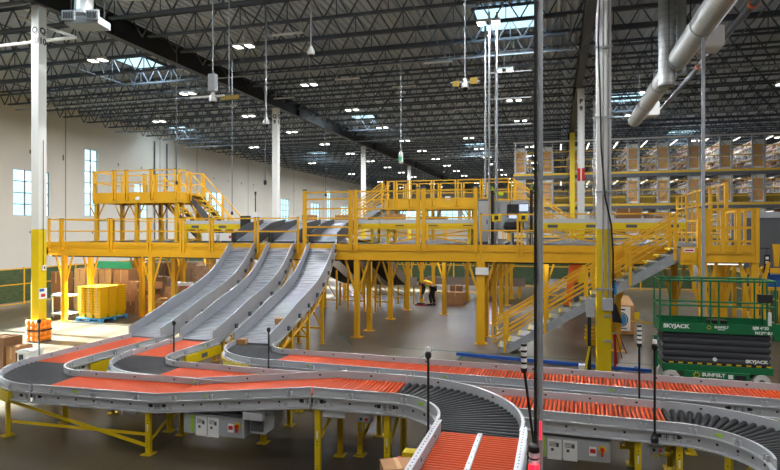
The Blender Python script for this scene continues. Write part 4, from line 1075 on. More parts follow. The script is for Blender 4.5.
# worker's things
carton('open brown carton on the floor right of the bending worker', -5.08, -4.25, 27.75, 28.4, 0, .6, 'card', flap=True)
carton('smaller carton behind the open carton right of the worker', -5.05, -4.5, 28.5, 29.0, 0, .86, 'card2')
t = thing('hand_scanner_tray', 'flat dark red tray on the floor under the bending worker', 'tray', (-6.15, 27.4, 0))
MB().bx(-6.5, -5.95, 27.15, 27.55, 0, .05).build('tray_body', M['maroon'], t); MB().bx(-6.4, -6.1, 27.2, 27.5, .05, .12).build('parcel', M['dark'], t)
t = thing('machine_column', 'orange slanted machine post behind the staircase handrail', 'machine', (.9, 29, 0))
MB().prism([(.36, 28.8, 0), (.62, 28.8, 0), (1.3, 28.8, 2.5), (.62, 28.8, 2.5)], (0, .45, 0)).build('post', M['machine'], t, bevel=.02)
MB().bx(.30, 1.2, 28.7, 29.4, 0, .05).build('base', M['dark'], t)
t = thing('drum', 'dark grey ribbed drum beside the orange machine post', 'drum', (1.15, 28.0, 0))
MB().lathe([(.38, 0), (.4, .05), (.4, .45), (.41, .47), (.41, .5), (.4, .52), (.39, 1.05), (.37, 1.1), (.41, 1.14), (.36, 1.16)], (1.15, 28.0, 0), 20).build('drum_body', M['dgrey'], t, smooth=True)
MB().lathe([(.355, 0), (.30, .03)], (1.15, 28.0, 1.16), 20).build('lid', M['dark'], t)

# ------------------------------------------------------------------ worker (bending)
def skin(name, verts, edges, rad, m, par, sub=2):
    me = bpy.data.meshes.new(name); o = ORG[par.name]
    me.from_pydata([Vector(v)-Vector(o) for v in verts], edges, []); ob = bpy.data.objects.new(name, me); C.objects.link(ob)
    ob.modifiers.new('skin', 'SKIN'); sd = ob.modifiers.new('s', 'SUBSURF'); sd.levels = sub; sd.render_levels = sub
    for i, r in enumerate(rad):
        sv = me.skin_vertices[0].data[i]; sv.radius = (r, r) if not isinstance(r, tuple) else r; sv.use_root = (i == 0)
    dg = bpy.context.evaluated_depsgraph_get(); new = bpy.data.meshes.new_from_object(ob.evaluated_get(dg))
    ob.modifiers.clear(); ob.data = new
    for p in new.polygons: p.use_smooth = True
    new.materials.clear(); new.materials.append(m); ob.parent = par; ORG[ob.name] = o
    return ob
def worker(px, py):
    t = thing('person', 'person in a yellow-orange vest and black trousers bending over a low tray', 'person', (px, py, 0))
    V = lambda x, y, z: (px+x, py+y, z)
    v = [V(.12, 0, .88), V(-.02, 0, .98), V(-.22, 0, 1.05), V(-.36, 0, 1.05), V(-.44, 0, 1.02), V(-.53, 0, .98), V(-.60, 0, .92)]
    r = [.13, .13, .145, .13, .055, .09, .07]; e = [(i, i+1) for i in range(6)]
    for s in (-1, 1):
        b = len(v)
        v += [V(.12, s*.09, .82), V(.02+.05*s, s*.10, .46), V(.10+.06*s, s*.11, .1), V(.0+.06*s, s*.12, .045), V(-.1+.06*s, s*.12, .04)]
        r += [.09, .062, .045, .045, .035]; e += [(0, b), (b, b+1), (b+1, b+2), (b+2, b+3), (b+3, b+4)]
        a = len(v)
        v += [V(-.36, s*.17, 1.0), V(-.36, s*.19, .72), V(-.42, s*.14, .48), V(-.44, s*.13, .41)]
        r += [.058, .042, .032, .034]; e += [(3, a), (a, a+1), (a+1, a+2), (a+2, a+3)]
        for k in range(5):
            f = len(v); sp = (k-2)*.016
            if k == 0:
                v += [V(-.46, s*.10, .42), V(-.485, s*.085, .38)]
            else:
                ln = (.07, .08, .075, .06)[k-1]
                v += [V(-.45+sp, s*.13, .37), V(-.455+sp*1.2, s*.125, .37-ln)]
            r += [.010, .008]; e += [(a+3, f), (f, f+1)]
    body = skin('body', v, e, r, M['skin'], t, 2)
    # face: nose, eyes, ears
    n = MB().lathe([(.012, 0), (.015, .02), (.003, .05)], V(-.66, 0, .90), 8); n.build('nose', M['skin'], t)
    for s in (-1, 1):
        MB().box(V(-.645, s*.032, .955), (.018, .02, .018)).build('eye', M['black'], t); MB().box(V(-.545, s*.088, .965), (.04, .016, .055)).build('ear', M['skin'], t)
    MB().box(V(-.645, 0, .86), (.015, .05, .01)).build('mouth', M['maroon'], t)
    skin('hair', [V(-.50, 0, 1.01), V(-.55, 0, 1.025), V(-.60, 0, 1.0)], [(0, 1), (1, 2)], [.09, .10, .085], M['hair'], t)
    for s in (-1, 1):
        pass
    vt = [V(.13, 0, .89), V(.12, .09, .82), V(.07, .10, .46), V(.16, .11, .10), V(.12, -.09, .82), V(-.03, -.10, .46), V(.04, -.11, .10)]
    skin('trousers', vt, [(0, 1), (1, 2), (2, 3), (0, 4), (4, 5), (5, 6)], [.15, .11, .082, .07, .11, .082, .07], M['cloth'], t)
    skin('safety_vest', [V(.04, 0, .96), V(-.12, 0, 1.03), V(-.28, 0, 1.07), V(-.39, 0, 1.05)], [(0, 1), (1, 2), (2, 3)], [.16, .165, .175, .14], M['hivis'], t)
    m = MB()
    for s in (-1, 1): m.bar(V(.02, s*.13, 1.04), V(-.30, s*.15, 1.12), .05, .10)
    m.bar(V(.0, -.02, 1.10), V(-.30, 0, 1.235), .14, .03); m.build('orange_panel', M['hivis_o'], t)
    for s in (-1, 1):
        skin('sleeve', [V(-.34, s*.13, 1.04), V(-.36, s*.185, .98), V(-.36, s*.19, .72), V(-.41, s*.15, .52)], [(0, 1), (1, 2), (2, 3)], [.08, .075, .056, .046], M['cloth'], t)
        MB().box(V(.02+.05*s, s*.115, .045), (.28, .1, .09)).build('shoe', M['black'], t, bevel=.02)
worker(-5.78, 27.45)

# ------------------------------------------------------------------ goods under the mezzanine at the left
def pallet(label, x0, x1, y0, y1, m):
    t = thing('pallet', label, 'pallet', ((x0+x1)/2, (y0+y1)/2, 0))
    MB().bx(x0, x1, y0, y1, .11, .15).build('deck', M[m], t)
    for i in range(3):
        for j in range(3):
            x = x0+.08+(x1-x0-.16)*i/2; y = y0+.08+(y1-y0-.16)*j/2
            MB().bx(x-.08, x+.08, y-.08, y+.08, .03, .11).build('block', M[m], t)
    for j in range(3):
        y = y0+.08+(y1-y0-.16)*j/2; MB().bx(x0, x1, y-.07, y+.07, 0, .03).build('runner', M[m], t)
pallet('light blue pallet under the stacked yellow totes', -18.2, -17.0, 18.75, 20.25, 'blue')
def tote():
    t = thing('plastic_tote', 'yellow plastic tote nested in the stacks on the light blue pallet', 'tote', (0, 0, 0), 'nested yellow totes')
    m = MB(); a, b, h = .168, .22, .22; ta, tb = .125, .175
    def ring(x, y, z): return [(-x, -y, z), (x, -y, z), (x, y, z), (-x, y, z)]
    vs = ring(ta, tb, 0)+ring(a-.012, b-.012, h)+ring(a-.024, b-.024, h)+ring(ta-.012, tb-.012, .012)
    fs = [(3, 2, 1, 0), (12, 13, 14, 15)]
    for q in (0, 4, 8):
        for i in range(4): k = (i+1) % 4; fs.append((q+i, q+k, q+4+k, q+4+i))
    m.add(vs, fs); m.build('shell', M['tote'], t)
    m = MB()
    for s in (-1, 1): m.bx(-a, a, s*b-.02, s*b+.014, h-.045, h); m.bx(s*a-.014, s*a+.014, -b, b, h-.045, h)
    m.bx(-.04, .03, -b-.024, -b-.018, h-.03, h-.008, 1)
    m.build('rim', [M['tote'], M['off']], t)
    return t
tt = tote(); first = True
for i in range(3):
    for j in range(3):
        n = 11
        for k in range(n):
            loc = (-17.97+i*.37, 19.0+j*.49, .152+k*.1)
            if first: tt.location = loc; first = False
            else: copy_tree(tt, loc)
# stack of totes near the near column
for k in range(4):
    c = copy_tree(tt, (1.02+.01*k, 19.3, .02+k*.12), ['lowest yellow tote of the small stack left of the near column', 'second yellow tote of the small stack left of the near column', 'third yellow tote of the small stack left of the near column', 'topmost yellow tote of the small stack left of the near column'][k])
    c['group'] = 'small tote stack by the near column'
# cart
t = thing('steel_cart', 'low grey steel cart on castors behind the yellow Q 10 column', 'cart', (-19.1, 19.3, 0))
for x in (-19.6, -19.0, -18.85):
    for y in (19.0, 19.7):
        if x == -19.0: continue
        p = MB().bx(x-.025, x+.025, y-.025, y+.025, .1, .96).build('post', M['galv'], t); MB().tube((x-.02, y, .05), (x+.02, y, .05), .05, 10).build('castor', M['dark'], p)
MB().bx(-19.65, -18.8, 18.95, 19.75, .92, .96).build('top_shelf', M['galv'], t); MB().bx(-19.65, -18.8, 18.95, 19.75, .2, .23).build('bottom_shelf', M['galv'], t)
MB().bx(-19.6, -19.25, 19.0, 19.4, .96, 1.02).build('tray', M['off'], t)
# tall pale cartons row behind
for i, (x0, x1, m, lb) in enumerate(((-22.15, -21.6, 'card2', 'tall dark brown carton standing behind the steel cart'), (-20.85, -20.25, 'cardp', 'tall pale carton first after the dark one behind the totes'), (-20.18, -19.58, 'cardp', 'tall pale carton second in the row behind the totes'), (-19.5, -18.88, 'cardp', 'tall pale carton third in the row, before the middle mezzanine post'), (-18.75, -17.95, 'card', 'tall carton fourth in the row, next to the wrapped goods'))):
    carton(lb, x0, x1, 21.4, 22.1, 0, 1.86 if i else 1.7, m)
def wrapped(label, x0, x1, y0, y1, z1):
    t = thing('wrapped_pallet_load', label, 'pallet load', ((x0+x1)/2, y0, 0))
    MB().bx(x0+.03, x1-.03, y0+.03, y1-.03, .14, z1).build('wrapped_goods', M['wrap'], t, bevel=.04)
    m = MB().bx(x0, x1, y0, y1, .10, .14)
    for j in (.06, (x1-x0)/2, x1-x0-.06): m.bx(x0+j-.06, x0+j+.06, y0, y1, 0, .10)
    m.build('pallet_base', M['wood'], t)
    m = MB()
    for k in (.4, .75, 1.1):
        if k < z1-.1: m.bx(x0, x1, y0, y1, k, k+.02)
    m.build('wrap_band', M['wrap'], t)
wrapped('wide shrink-wrapped load of brown cartons behind the loose carton pile', -21.2, -19.3, 25.2, 26.4, 1.95)
wrapped('shrink-wrapped load of brown cartons, lower, right of the loose pile', -18.5, -17.4, 23.3, 24.1, 1.42)
wrapped('shrink-wrapped load behind the red and white cartons', -19.2, -17.8, 25.7, 26.9, 1.95)
wrapped('shrink-wrapped load of cartons seen just left of the leftmost chute', -17.2, -16.2, 25.2, 26.4, 1.85)
# loose carton pile (x0,x1,y0,y1,z0,z1)
PILE = [(-16.55, -16.05, 20.6, 21.1, 0, .52, 'card2', 'bottom brown carton next to the yellow tote stacks'), (-16.6, -16.1, 20.6, 21.1, .52, .95, 'card', 'second carton up next to the yellow tote stacks'), (-16.55, -16.0, 20.65, 21.1, .95, 1.38, 'card', 'top carton of the column next to the yellow tote stacks'),
        (-16.0, -15.6, 20.5, 21.0, 0, .78, 'card', 'tall narrow carton standing on the floor in the loose pile'), (-16.1, -15.5, 20.45, 20.95, .78, 1.08, 'card', 'carton lying on the tall narrow one in the pile'), (-15.95, -15.6, 20.55, 20.95, 1.08, 1.3, 'card2', 'small dark carton topping the tall narrow column'),
        (-15.5, -14.85, 20.2, 20.75, 0, .52, 'card', 'wide front carton on the floor in the middle of the pile'), (-15.45, -14.95, 20.3, 20.8, .52, .86, 'card', 'carton on the wide front one'), (-15.5, -14.95, 20.3, 20.8, .86, 1.12, 'card2', 'dark carton third up in the middle of the pile'), (-15.45, -14.85, 20.3, 20.8, 1.12, 1.4, 'card', 'highest carton of the middle of the pile'),
        (-14.8, -14.2, 20.1, 20.7, 0, .55, 'card', 'floor carton beside the front mezzanine post'), (-14.85, -14.2, 20.8, 21.4, 0, .6, 'card2', 'floor carton behind the front mezzanine post'), (-14.8, -14.2, 20.8, 21.4, .6, .95, 'card', 'carton above the one behind the front post'), (-14.75, -14.1, 20.85, 21.35, .95, 1.18, 'card', 'upper carton behind the front post'),
        (-14.1, -13.5, 20.7, 21.3, 0, .65, 'card', 'floor carton right of the front mezzanine post'), (-14.05, -13.45, 20.75, 21.3, .65, 1.1, 'card2', 'tilted dark carton right of the front mezzanine post')]
for (a, b, c, d, e, f, m, lb) in PILE: carton(lb, a-1.33, b-1.33, c+.55, d+.55, e, f, m, 'loose carton pile', rz=rnd.uniform(-.04, .04) if e == 0 else 0)
for k, (x, y, z, lb) in enumerate(((-15.9, 20.9, .55, 'lower pale parcel bag on the floor carton'), (-15.85, 20.9, .67, 'upper pale parcel bag on the floor carton'))):
    t = MB().lathe([(.05, 0), (.2, .02), (.23, .06), (.18, .11), (.04, .12)], (x, y, z+.005), 12).build('parcel_bag', M['cardp'], None, smooth=True); tag(t, lb, 'bag', 'loose carton pile')
t = thing('tool_tray', 'open tray with blue and black odds and ends by the leftmost chute', 'tray', (-14.7, 20.4, 0))
MB().bx(-14.5, -13.9, 20.2, 20.7, .0, .55).build('stand', M['card'], t); MB().bx(-14.48, -14.25, 20.25, 20.5, .55, .68).build('blue_item', M['bluerail'], t); MB().bx(-14.2, -13.95, 20.3, 20.6, .55, .7).build('black_item', M['black'], t)
for k in range(3):
    t = thing('printed_carton', ['lowest red and white carton left of the leftmost chute', 'middle red and white carton left of the leftmost chute', 'top red and white carton left of the leftmost chute'][k], 'box', (-16.4, 23, .02+k*.4), 'red and white cartons')
    MB().bx(-16.95, -16.1, 22.95, 23.45, .02+k*.4, .40+k*.4).build('carton', M['off'], t); MB().bx(-16.955, -16.095, 22.94, 23.46, .12+k*.4, .26+k*.4).build('red_stripe', M['red'], t)
t = MB().bx(-22, -19.8, 24, 24.1, 0, 2.05).build('mint_sheet', M['mint'], None); tag(t, 'mint green sheet propped behind the tall cartons', 'sheet')
# things standing at the far left edge of the frame
carton('brown carton standing on the floor at the left edge of the frame', -12.65, -12.12, 10.4, 10.9, 0, 1.13, 'card2')
carton('lower brown carton beside the one at the left edge of the frame', -12.1, -11.82, 10.45, 10.9, 0, .93, 'card')
t = thing('white_bin', 'white plastic bin beside the cartons at the left edge', 'bin', (-11.6, 10.9, 0))
m = MB(); m.bx(-11.78, -11.45, 10.45, 10.85, 0, .82); m.build('bin_body', M['off'], t, bevel=.02); MB().bx(-11.80, -11.43, 10.43, 10.87, .82, .86).build('lid', M['paper'], t); MB().bx(-11.70, -11.60, 10.42, 10.45, .58, .78).build('black_handle', M['black'], t)

# ------------------------------------------------------------------ fences
def fence(label, p0, p1, n, h=1.75):
    t = thing('mesh_fence', label, 'fence', ((p0[0]+p1[0])/2, (p0[1]+p1[1])/2, 0))
    a, b = Vector((p0[0], p0[1], 0)), Vector((p1[0], p1[1], 0)); d = (b-a).normalized()
    rot = Matrix.Rotation(math.atan2(d.y, d.x), 3, 'Z'); L = (b-a).length
    for i in range(n+1):
        q = a+d*L*i/n; MB().box((q.x, q.y, h/2+.03), (.07, .07, h+.06), 0, rot).build('post', M['yellow'], t)
    for i in range(n):
        q0, q1 = a+d*(L*i/n+.04), a+d*(L*(i+1)/n-.04)
        pn = MB().bar(q0+Vector((0, 0, h/2+.08)), q1+Vector((0, 0, h/2+.08)), .02, h-.2).build('mesh_panel', M['fence'], t)
        m = MB()
        for z in (.1, h*.58, h): m.bar(q0+Vector((0, 0, z)), q1+Vector((0, 0, z)), .04, .05)
        m.build('frame', M['yellow'], pn)
fence('green mesh fence with yellow frame along the left wall, behind the Q 10 column', (-24.7, 16), (-24.7, 38), 7)
fence('far green mesh fence seen under the mezzanine behind the worker', (-12, 37.5), (7.6, 37.5), 7, 2.3)
fence('green mesh fence with yellow frame on the right, behind the scissor lift', (7.8, 19.5), (7.8, 37), 6)

# ------------------------------------------------------------------ scissor lift
sl = thing('scissor_lift', 'green scissor lift with folded black bellows in front of the landing', 'scissor lift', (3.5, 15.2, 0))
X0, X1, Y0, Y1 = 2.30, 4.71, 14.85, 15.75; X = lambda f: X0+(X1-X0)*f
b = MB().bx(X0+.08, X1-.05, Y0+.04, Y1-.04, .34, .50).bx(X(.22), X(.78), Y0+.02, Y1-.02, .12, .36).build('chassis', M['green'], sl, bevel=.012)
MB().bx(X(.655), X(.75), Y0+.01, Y0+.03, .17, .31).build('access_opening', M['dark'], sl); MB().bx(X(.60), X(.64), Y0+.008, Y0+.02, .22, .31).build('white_decal', M['paper'], sl)
for f in (.11, .88):
    for y in (Y0+.09, Y1-.09):
        wq = MB().tube((X(f), y-.07, .175), (X(f), y+.07, .175), .175, 20).build('wheel', M['wheel'], sl, smooth=True)
        MB().tube((X(f), y-.078, .175), (X(f), y+.078, .175), .07, 12).build('hub', M['dgrey'], wq)
# bellows: pleated pack
m = MB()
for i in range(5):
    z = .51+i*.146
    for (z0, z1, o0, o1) in ((z, z+.05, .035, 0), (z+.05, z+.096, 0, 0), (z+.096, z+.146, 0, .035)):
        v = [(X0+.08+o0, Y0+.06+o0, z0), (X1-.10-o0, Y0+.06+o0, z0), (X1-.10-o0, Y1-.06-o0, z0), (X0+.08+o0, Y1-.06-o0, z0), (X0+.08+o1, Y0+.06+o1, z1), (X1-.10-o1, Y0+.06+o1, z1), (X1-.10-o1, Y1-.06-o1, z1), (X0+.08+o1, Y1-.06-o1, z1)]
        m.add(v, [(3, 2, 1, 0), (4, 5, 6, 7), (0, 1, 5, 4), (1, 2, 6, 5), (2, 3, 7, 6), (3, 0, 4, 7)])
bl = m.build('bellows', M['dgrey'], sl)
M['pack'] = mat('bellow_cloth', (58, 60, 66), .7); bl.data.materials[0] = M['pack']
m = MB()
for i in range(11): m.bx(X(.09)+i*.2, X(.09)+i*.2+.1, Y0+.045, Y0+.058, .515, .545)
m.build('hazard_dash', M['lemon'], sl); MB().bx(X(.06), X(.94), Y0+.05, Y0+.06, .50, .56).build('hazard_band', M['black'], sl)
MB().tube((X(.49), Y0+.06, .64), (X(.49), Y0+.045, .64), .045, 14).build('round_decal', M['paper'], sl)
# platform
MB().bx(X0, X1, Y0, Y1, 1.25, 1.30).build('platform_floor', M['dark'], sl)
MB().bx(X0, X1, Y0-.01, Y0+.02, 1.24, 1.46).bx(X0, X1, Y1-.02, Y1+.01, 1.24, 1.5).bx(X0, X0+.03, Y0, Y1, 1.24, 1.5).bx(X1-.03, X1, Y0, Y1, 1.24, 1.5).build('toe_board', M['green'], sl, bevel=.006)
MB().bx(X(.97), X1+.08, Y0-.02, Y0+.06, 1.12, 1.5).build('corner_bracket', M['green'], sl)
MB().bx(X(.46), X(.62), Y0+.3, Y0+.6, 1.3, 1.5).build('tool_bag', M['black'], sl)
m = MB()
for y in (Y0+.02, Y1-.02):
    for z, r in ((2.44, .026), (1.86, .022)): m.tube((X0+.02, y, z), (X1-.02, y, z), r, 8)
for x in (X0+.02, X1-.02):
    for z, r in ((2.44, .026), (1.86, .022)): m.tube((x, Y0+.02, z), (x, Y1-.02, z), r, 8)
m.build('guard_rail', M['green'], sl)
for f in (.01, .10, .45, .52, .92, .99):
    for y in (Y0+.02, Y1-.02):
        if f in (.10, .52) and y > Y0+.1: continue
        MB().tube((X(f), y, 1.3), (X(f), y, 2.44), .022, 8).build('rail_post', M['green'], sl)
MB().bx(X(.83), X(.95), Y0-.14, Y0-.02, 1.98, 2.16).bx(X(.83), X(.95), Y0-.14, Y0-.02, 2.14, 2.17).build('control_console', M['dark'], sl, bevel=.01)
MB().bx(X(.92), X(.96), Y0+.04, Y0+.1, 1.3, 1.75).build('white_manual_box', M['paper'], sl)
ENT = MB().bx(X0-.12, X0-.04, Y0-.05, Y0+.05, .42, 1.15).bx(X0-.10, X0-.02, Y0, Y0+.3, .42, .5).build('ladder_arm', M['green'], sl)
tx = M['paper']; yy = Y0-.0115
text('SKYJACK', .118, (X(.15), yy, 1.375), FR, sl, tx, sx=1.15); text('SUNBELT', .07, (X(.54), yy, 1.385), FR, sl, tx); text('RENTALS', .035, (X(.54), yy, 1.335), FR, sl, tx)
text('SJIII 4632', .085, (X(.865), yy, 1.40), FR, sl, tx); text('N12864U', .085, (X(.89), yy, 1.29), FR, sl, tx)
text('SKYJACK', .1, (X(.84), Y0+.052, .63), FR, sl, tx, sx=1.1)
text('SUNBELT', .105, (X(.475), Y0+.013, .285), FR, sl, tx, sx=1.1); text('RENTALS', .045, (X(.475), Y0+.013, .195), FR, sl, tx)
def sungear(x, y, z, r):
    m = MB()
    for k in range(10):
        a = 2*math.pi*k/10; m.bar((x+r*.55*math.cos(a), y, z+r*.55*math.sin(a)), (x+r*math.cos(a), y, z+r*math.sin(a)), .006, r*.28, up=(0, 1, 0))
    for k in range(20):
        a, a2 = 2*math.pi*k/20, 2*math.pi*(k+1)/20; m.bar((x+r*.6*math.cos(a), y, z+r*.6*math.sin(a)), (x+r*.6*math.cos(a2), y, z+r*.6*math.sin(a2)), .006, r*.3, up=(0, 1, 0))
    m.build('gear_emblem', M['lemon'], sl)
sungear(X(.33), Y0+.014, .27, .085); sungear(X(.435), yy, 1.375, .055)

# blue floor rail, tape, sign board etc.
t = thing('floor_rail', 'low blue steel floor rail running behind the rear conveyor', 'floor rail', (-.9, 16.3, 0))
MB().bar((-2.75, 16.62, .06), (2.3, 15.95, .06), .08, .08).build('rail', M['bluerail'], t)
for x in (1.5, 2.2): MB().bar((x, 16.03, .02), (x-.2, 16.5, .02), .08, .04).build('bracket', M['bluerail'], t)
for (a, b, lb) in (((-7.25, 19.05), (-6.15, 17.25), 'left'), ((-3.55, 17.4), (-3.75, 15.6), 'mid'), ((-2.5, 17.3), (-2.7, 15.5), 'x'), ((3.4, 23.6), (7.0, 17.3), 'y')):
    struct(MB().bar((a[0], a[1], .002), (b[0], b[1], .002), .07, .003).build('trim_floor_tape', M['tape']), 'green tape line on the concrete floor')
struct(MB().bar((-4.9, 17.3, .002), (3.3, 16.9, .002), .06, .003).build('trim_floor_tape', M['tape']), 'thin green tape line on the concrete floor')
t = thing('caution_tape', 'yellow cord stretched from the sign stand towards the scissor lift', 'tape', (2.9, 20, .5))
MB().bar((2.4, 21.1, .55), (5.4, 19.6, .5), .01, .05).build('cord', M['ytape'], t); MB().bar((5.4, 19.6, 0), (5.4, 19.6, .6), .05, .05).build('stake', M['dgrey'], t)
t = thing('sign_stand', 'wooden stand with a white poster bearing a round blue emblem', 'sign', (2.15, 21.6, 0))
m = MB().bx(1.72, 2.55, 21.45, 22.0, .03, 1.02); m.build('wooden_box', M['wood'], t)
MB().prism([(1.72, 21.45, 1.02), (2.55, 21.45, 1.02), (2.40, 21.9, 1.32), (1.85, 21.9, 1.32)], (0, .04, 0)).build('sloped_top', M['cardp'], t)
MB().bx(1.78, 2.42, 21.43, 21.45, .15, .98).build('poster', M['paper'], t)
for k, (r, c) in enumerate(((.25, 'dark'), (.215, 'paper'), (.20, 'blue'))): MB().tube((2.1, 21.43-.003*k, .54), (2.1, 21.426-.003*k, .54), r, 28).build('round_emblem', M[c], t)
MB().bx(1.98, 2.15, 21.416, 21.421, .6, .7).build('emblem_centre', M['wood'], t)
MB().bx(1.95, 2.25, 21.425, 21.43, .85, .9).build('heading_bar', M['dark'], t); MB().bx(1.9, 2.3, 21.425, 21.43, .22, .25).build('caption_bar', M['dark'], t)
MB().bx(2.56, 2.7, 21.5, 21.53, .55, .8).build('yellow_tag', M['lemon'], t)
MB().bx(1.75, 1.85, 21.5, 21.9, 0, .03).bx(2.42, 2.52, 21.5, 21.9, 0, .03).build('feet', M['dark'], t)
t = thing('hanging_bag', 'black cloth bag hanging from the near yellow column', 'bag', (1.4, 15.1, 1.2))
MB().prism([(1.29, 15.08, 1.6), (1.36, 15.08, 1.85), (1.41, 15.08, 1.75), (1.53, 15.08, 1.35), (1.31, 15.08, 1.37)], (0, .12, 0)).build('cloth', M['black'], t, bevel=.02); MB().tube((1.28, 15.1, 1.9), (1.42, 15.12, 1.95), .012, 6).build('hook', M['galv'], t)
t = thing('water_bottle', 'light blue bottle hooked beside the near yellow column', 'bottle', (1.36, 15.1, 2.0))
MB().lathe([(.03, 0), (.045, .02), (.045, .2), (.02, .26), (.02, .3)], (1.36, 15.12, 2.05), 12).build('bottle_body', M['blue'], t); MB().lathe([(.024, 0), (.024, .03)], (1.36, 15.12, 2.35), 10).build('cap', M['dark'], t)
t = thing('red_straps', 'dark red ratchet straps hanging right of the near yellow column', 'straps', (1.45, 15.1, .2))
m = MB()
for (a, b, zz) in ((1.33, 1.40, .35), (1.38, 1.52, .5), (1.46, 1.62, .62), (1.36, 1.36, .28)): m.bar((a, 15.1, 1.08), (b, 15.12, zz), .05, .012)
m.build('strap', M['maroon'], t); MB().tube((1.29, 15.1, 1.1), (1.5, 15.1, 1.1), .014, 6).build('peg', M['galv'], t)
for (z, lb) in ((.75, 'b'), (1.7, 'a')):
    pass
t = thing('cable_clips', 'small steel clips on the near yellow column', 'clips', (1.2, 15.0, .7))
MB().bx(1.1, 1.28, 14.98, 15.008, .9, .95).bx(1.1, 1.28, 14.98, 15.008, 1.5, 1.55).build('clip', M['galv'], t)
t = thing('grab_pole', 'dark post with a yellow brace at the left foot of the near yellow column', 'post', (.8, 15.2, 0))
MB().bx(.72, .80, 14.86, 14.92, 0, 1.5).build('post', M['dark'], t); MB().bar((.62, 14.83, 0), (.76, 14.83, .8), .05, .06).build('yellow_brace', M['lemon'], t); MB().bx(.52, .68, 15.0, 15.2, 0, .3).build('white_block', M['off'], t)
MB().bx(.68, .88, 14.86, 15.0, 1.5, 1.95).build('grey_box', M['grey'], t)

# grey unit and frames at the right edge
t = thing('grey_hopper', 'grey panelled machine behind the right end of the landing', 'machine', (6.9, 22, 0))
MB().bx(6.0, 7.6, 22, 23.4, 2.3, 4.15).build('panel_body', M['dgrey'], t); m = MB()
for x in (6.05, 7.5):
    for y in (22.1, 23.3): m.bx(x-.06, x+.06, y-.06, y+.06, 0, 2.3)
m.build('legs', M['yellow'], t); MB().bx(6.0, 7.6, 21.95, 22.0, 4.0, 4.2).build('top_edge', M['grey'], t)
t = thing('hanging_sign', 'black vertical sign with white characters right of the landing', 'sign', (5.35, 17.6, 2.4))
MB().bx(5.27, 5.40, 17.55, 17.58, 2.42, 2.95).build('board', M['black'], t); m = MB()
for k in range(4): m.bx(5.30, 5.37, 17.546, 17.55, 2.48+k*.115, 2.55+k*.115)
m.build('white_character', M['paper'], t); MB().tube((5.335, 17.57, 2.95), (5.335, 17.57, 3.1), .008, 6).bx(5.05, 5.4, 17.56, 17.58, 3.1, 3.13).build('hanger', M['dark'], t)
t = thing('yellow_gantry', 'yellow steel frame with blue bins at the right edge', 'frame', (6.3, 19.2, 0))
for (x, y) in ((5.75, 19.2), (7.2, 19.2)): MB().bx(x-.06, x+.06, y-.06, y+.06, 0, 2.55).build('post', M['yellow'], t)
MB().bx(5.3, 7.5, 19.14, 19.26, 2.36, 2.5).bx(5.3, 7.5, 19.14, 19.26, 1.86, 1.95).build('beam', M['yellow'], t); MB().bx(5.85, 7.1, 19.28, 19.7, 1.96, 2.3).build('blue_bin', M['bluerail'], t)
m = MB().prism([(5.95, 19.1, 3.2), (6.15, 19.1, 3.2), (6.1, 19.1, 2.55), (6.0, 19.1, 2.55)], (0, .08, 0)); m.build('bracket', M['yellow'], t)

# ------------------------------------------------------------------ pick tower at the back right
RY = 46.; pt = thing('pick_tower', 'large grey and yellow multi-level pick rack structure at the back right', 'rack structure', (8, RY, 0))
RX = [-2.7+2.02*k for k in range(11)]
for k, x in enumerate(RX):
    for s in (-.38, .38):
        MB().bx(x+s-.05, x+s+.05, RY-.05, RY+.05, 0, 10.3).build('upright', M['galv'], pt)
        MB().bx(x+s-.05, x+s+.05, RY+9.9, RY+10, 0, 10.3).build('upright', M['galv'], pt)
    m = MB()
    for z0 in (3.1, 5.5, 7.9):
        m.bar((x-.38, RY, z0+.1), (x+.38, RY, z0+1.1), .03, .05); m.bar((x+.38, RY, z0+1.1), (x-.38, RY, z0+2.1), .03, .05); m.bx(x-.38, x+.38, RY-.02, RY+.02, z0+1.1, z0+1.15)
    m.build('lattice_brace', M['galv'], pt)
a, b = RX[0]-.5, RX[-1]+.5
for z in (3.05, 5.4, 7.75):
    MB().bx(a, b, RY-.1, RY+10, z-.12, z).build('deck', M['galv'], pt)
    MB().bx(a, b, RY-.14, RY-.1, z-.02, z+.13).build('kick_plate', M['ytape'], pt)
    MB().bx(a, b, RY-.16, RY-.1, z-.26, z-.04).build('edge_beam', M['dgrey'], pt)
    m = MB()
    for h in (.62, 1.12, 1.75): m.bx(a, b, RY-.02, RY+.02, z+h-.03, z+h+.03)
    m.build('guard_rail', M['ytape'], pt)
    m = MB()
    for k in range(10): m.bx(RX[k]+.5, RX[k]+1.55, RY+.6, RY+.63, z+.2, z+.8)
    m.build('yellow_mesh_panel', M['olive'], pt) if z < 6 else None
MB().bx(a, b, RY-.08, RY+.02, 10.22, 10.34).build('top_beam', M['white'], pt)
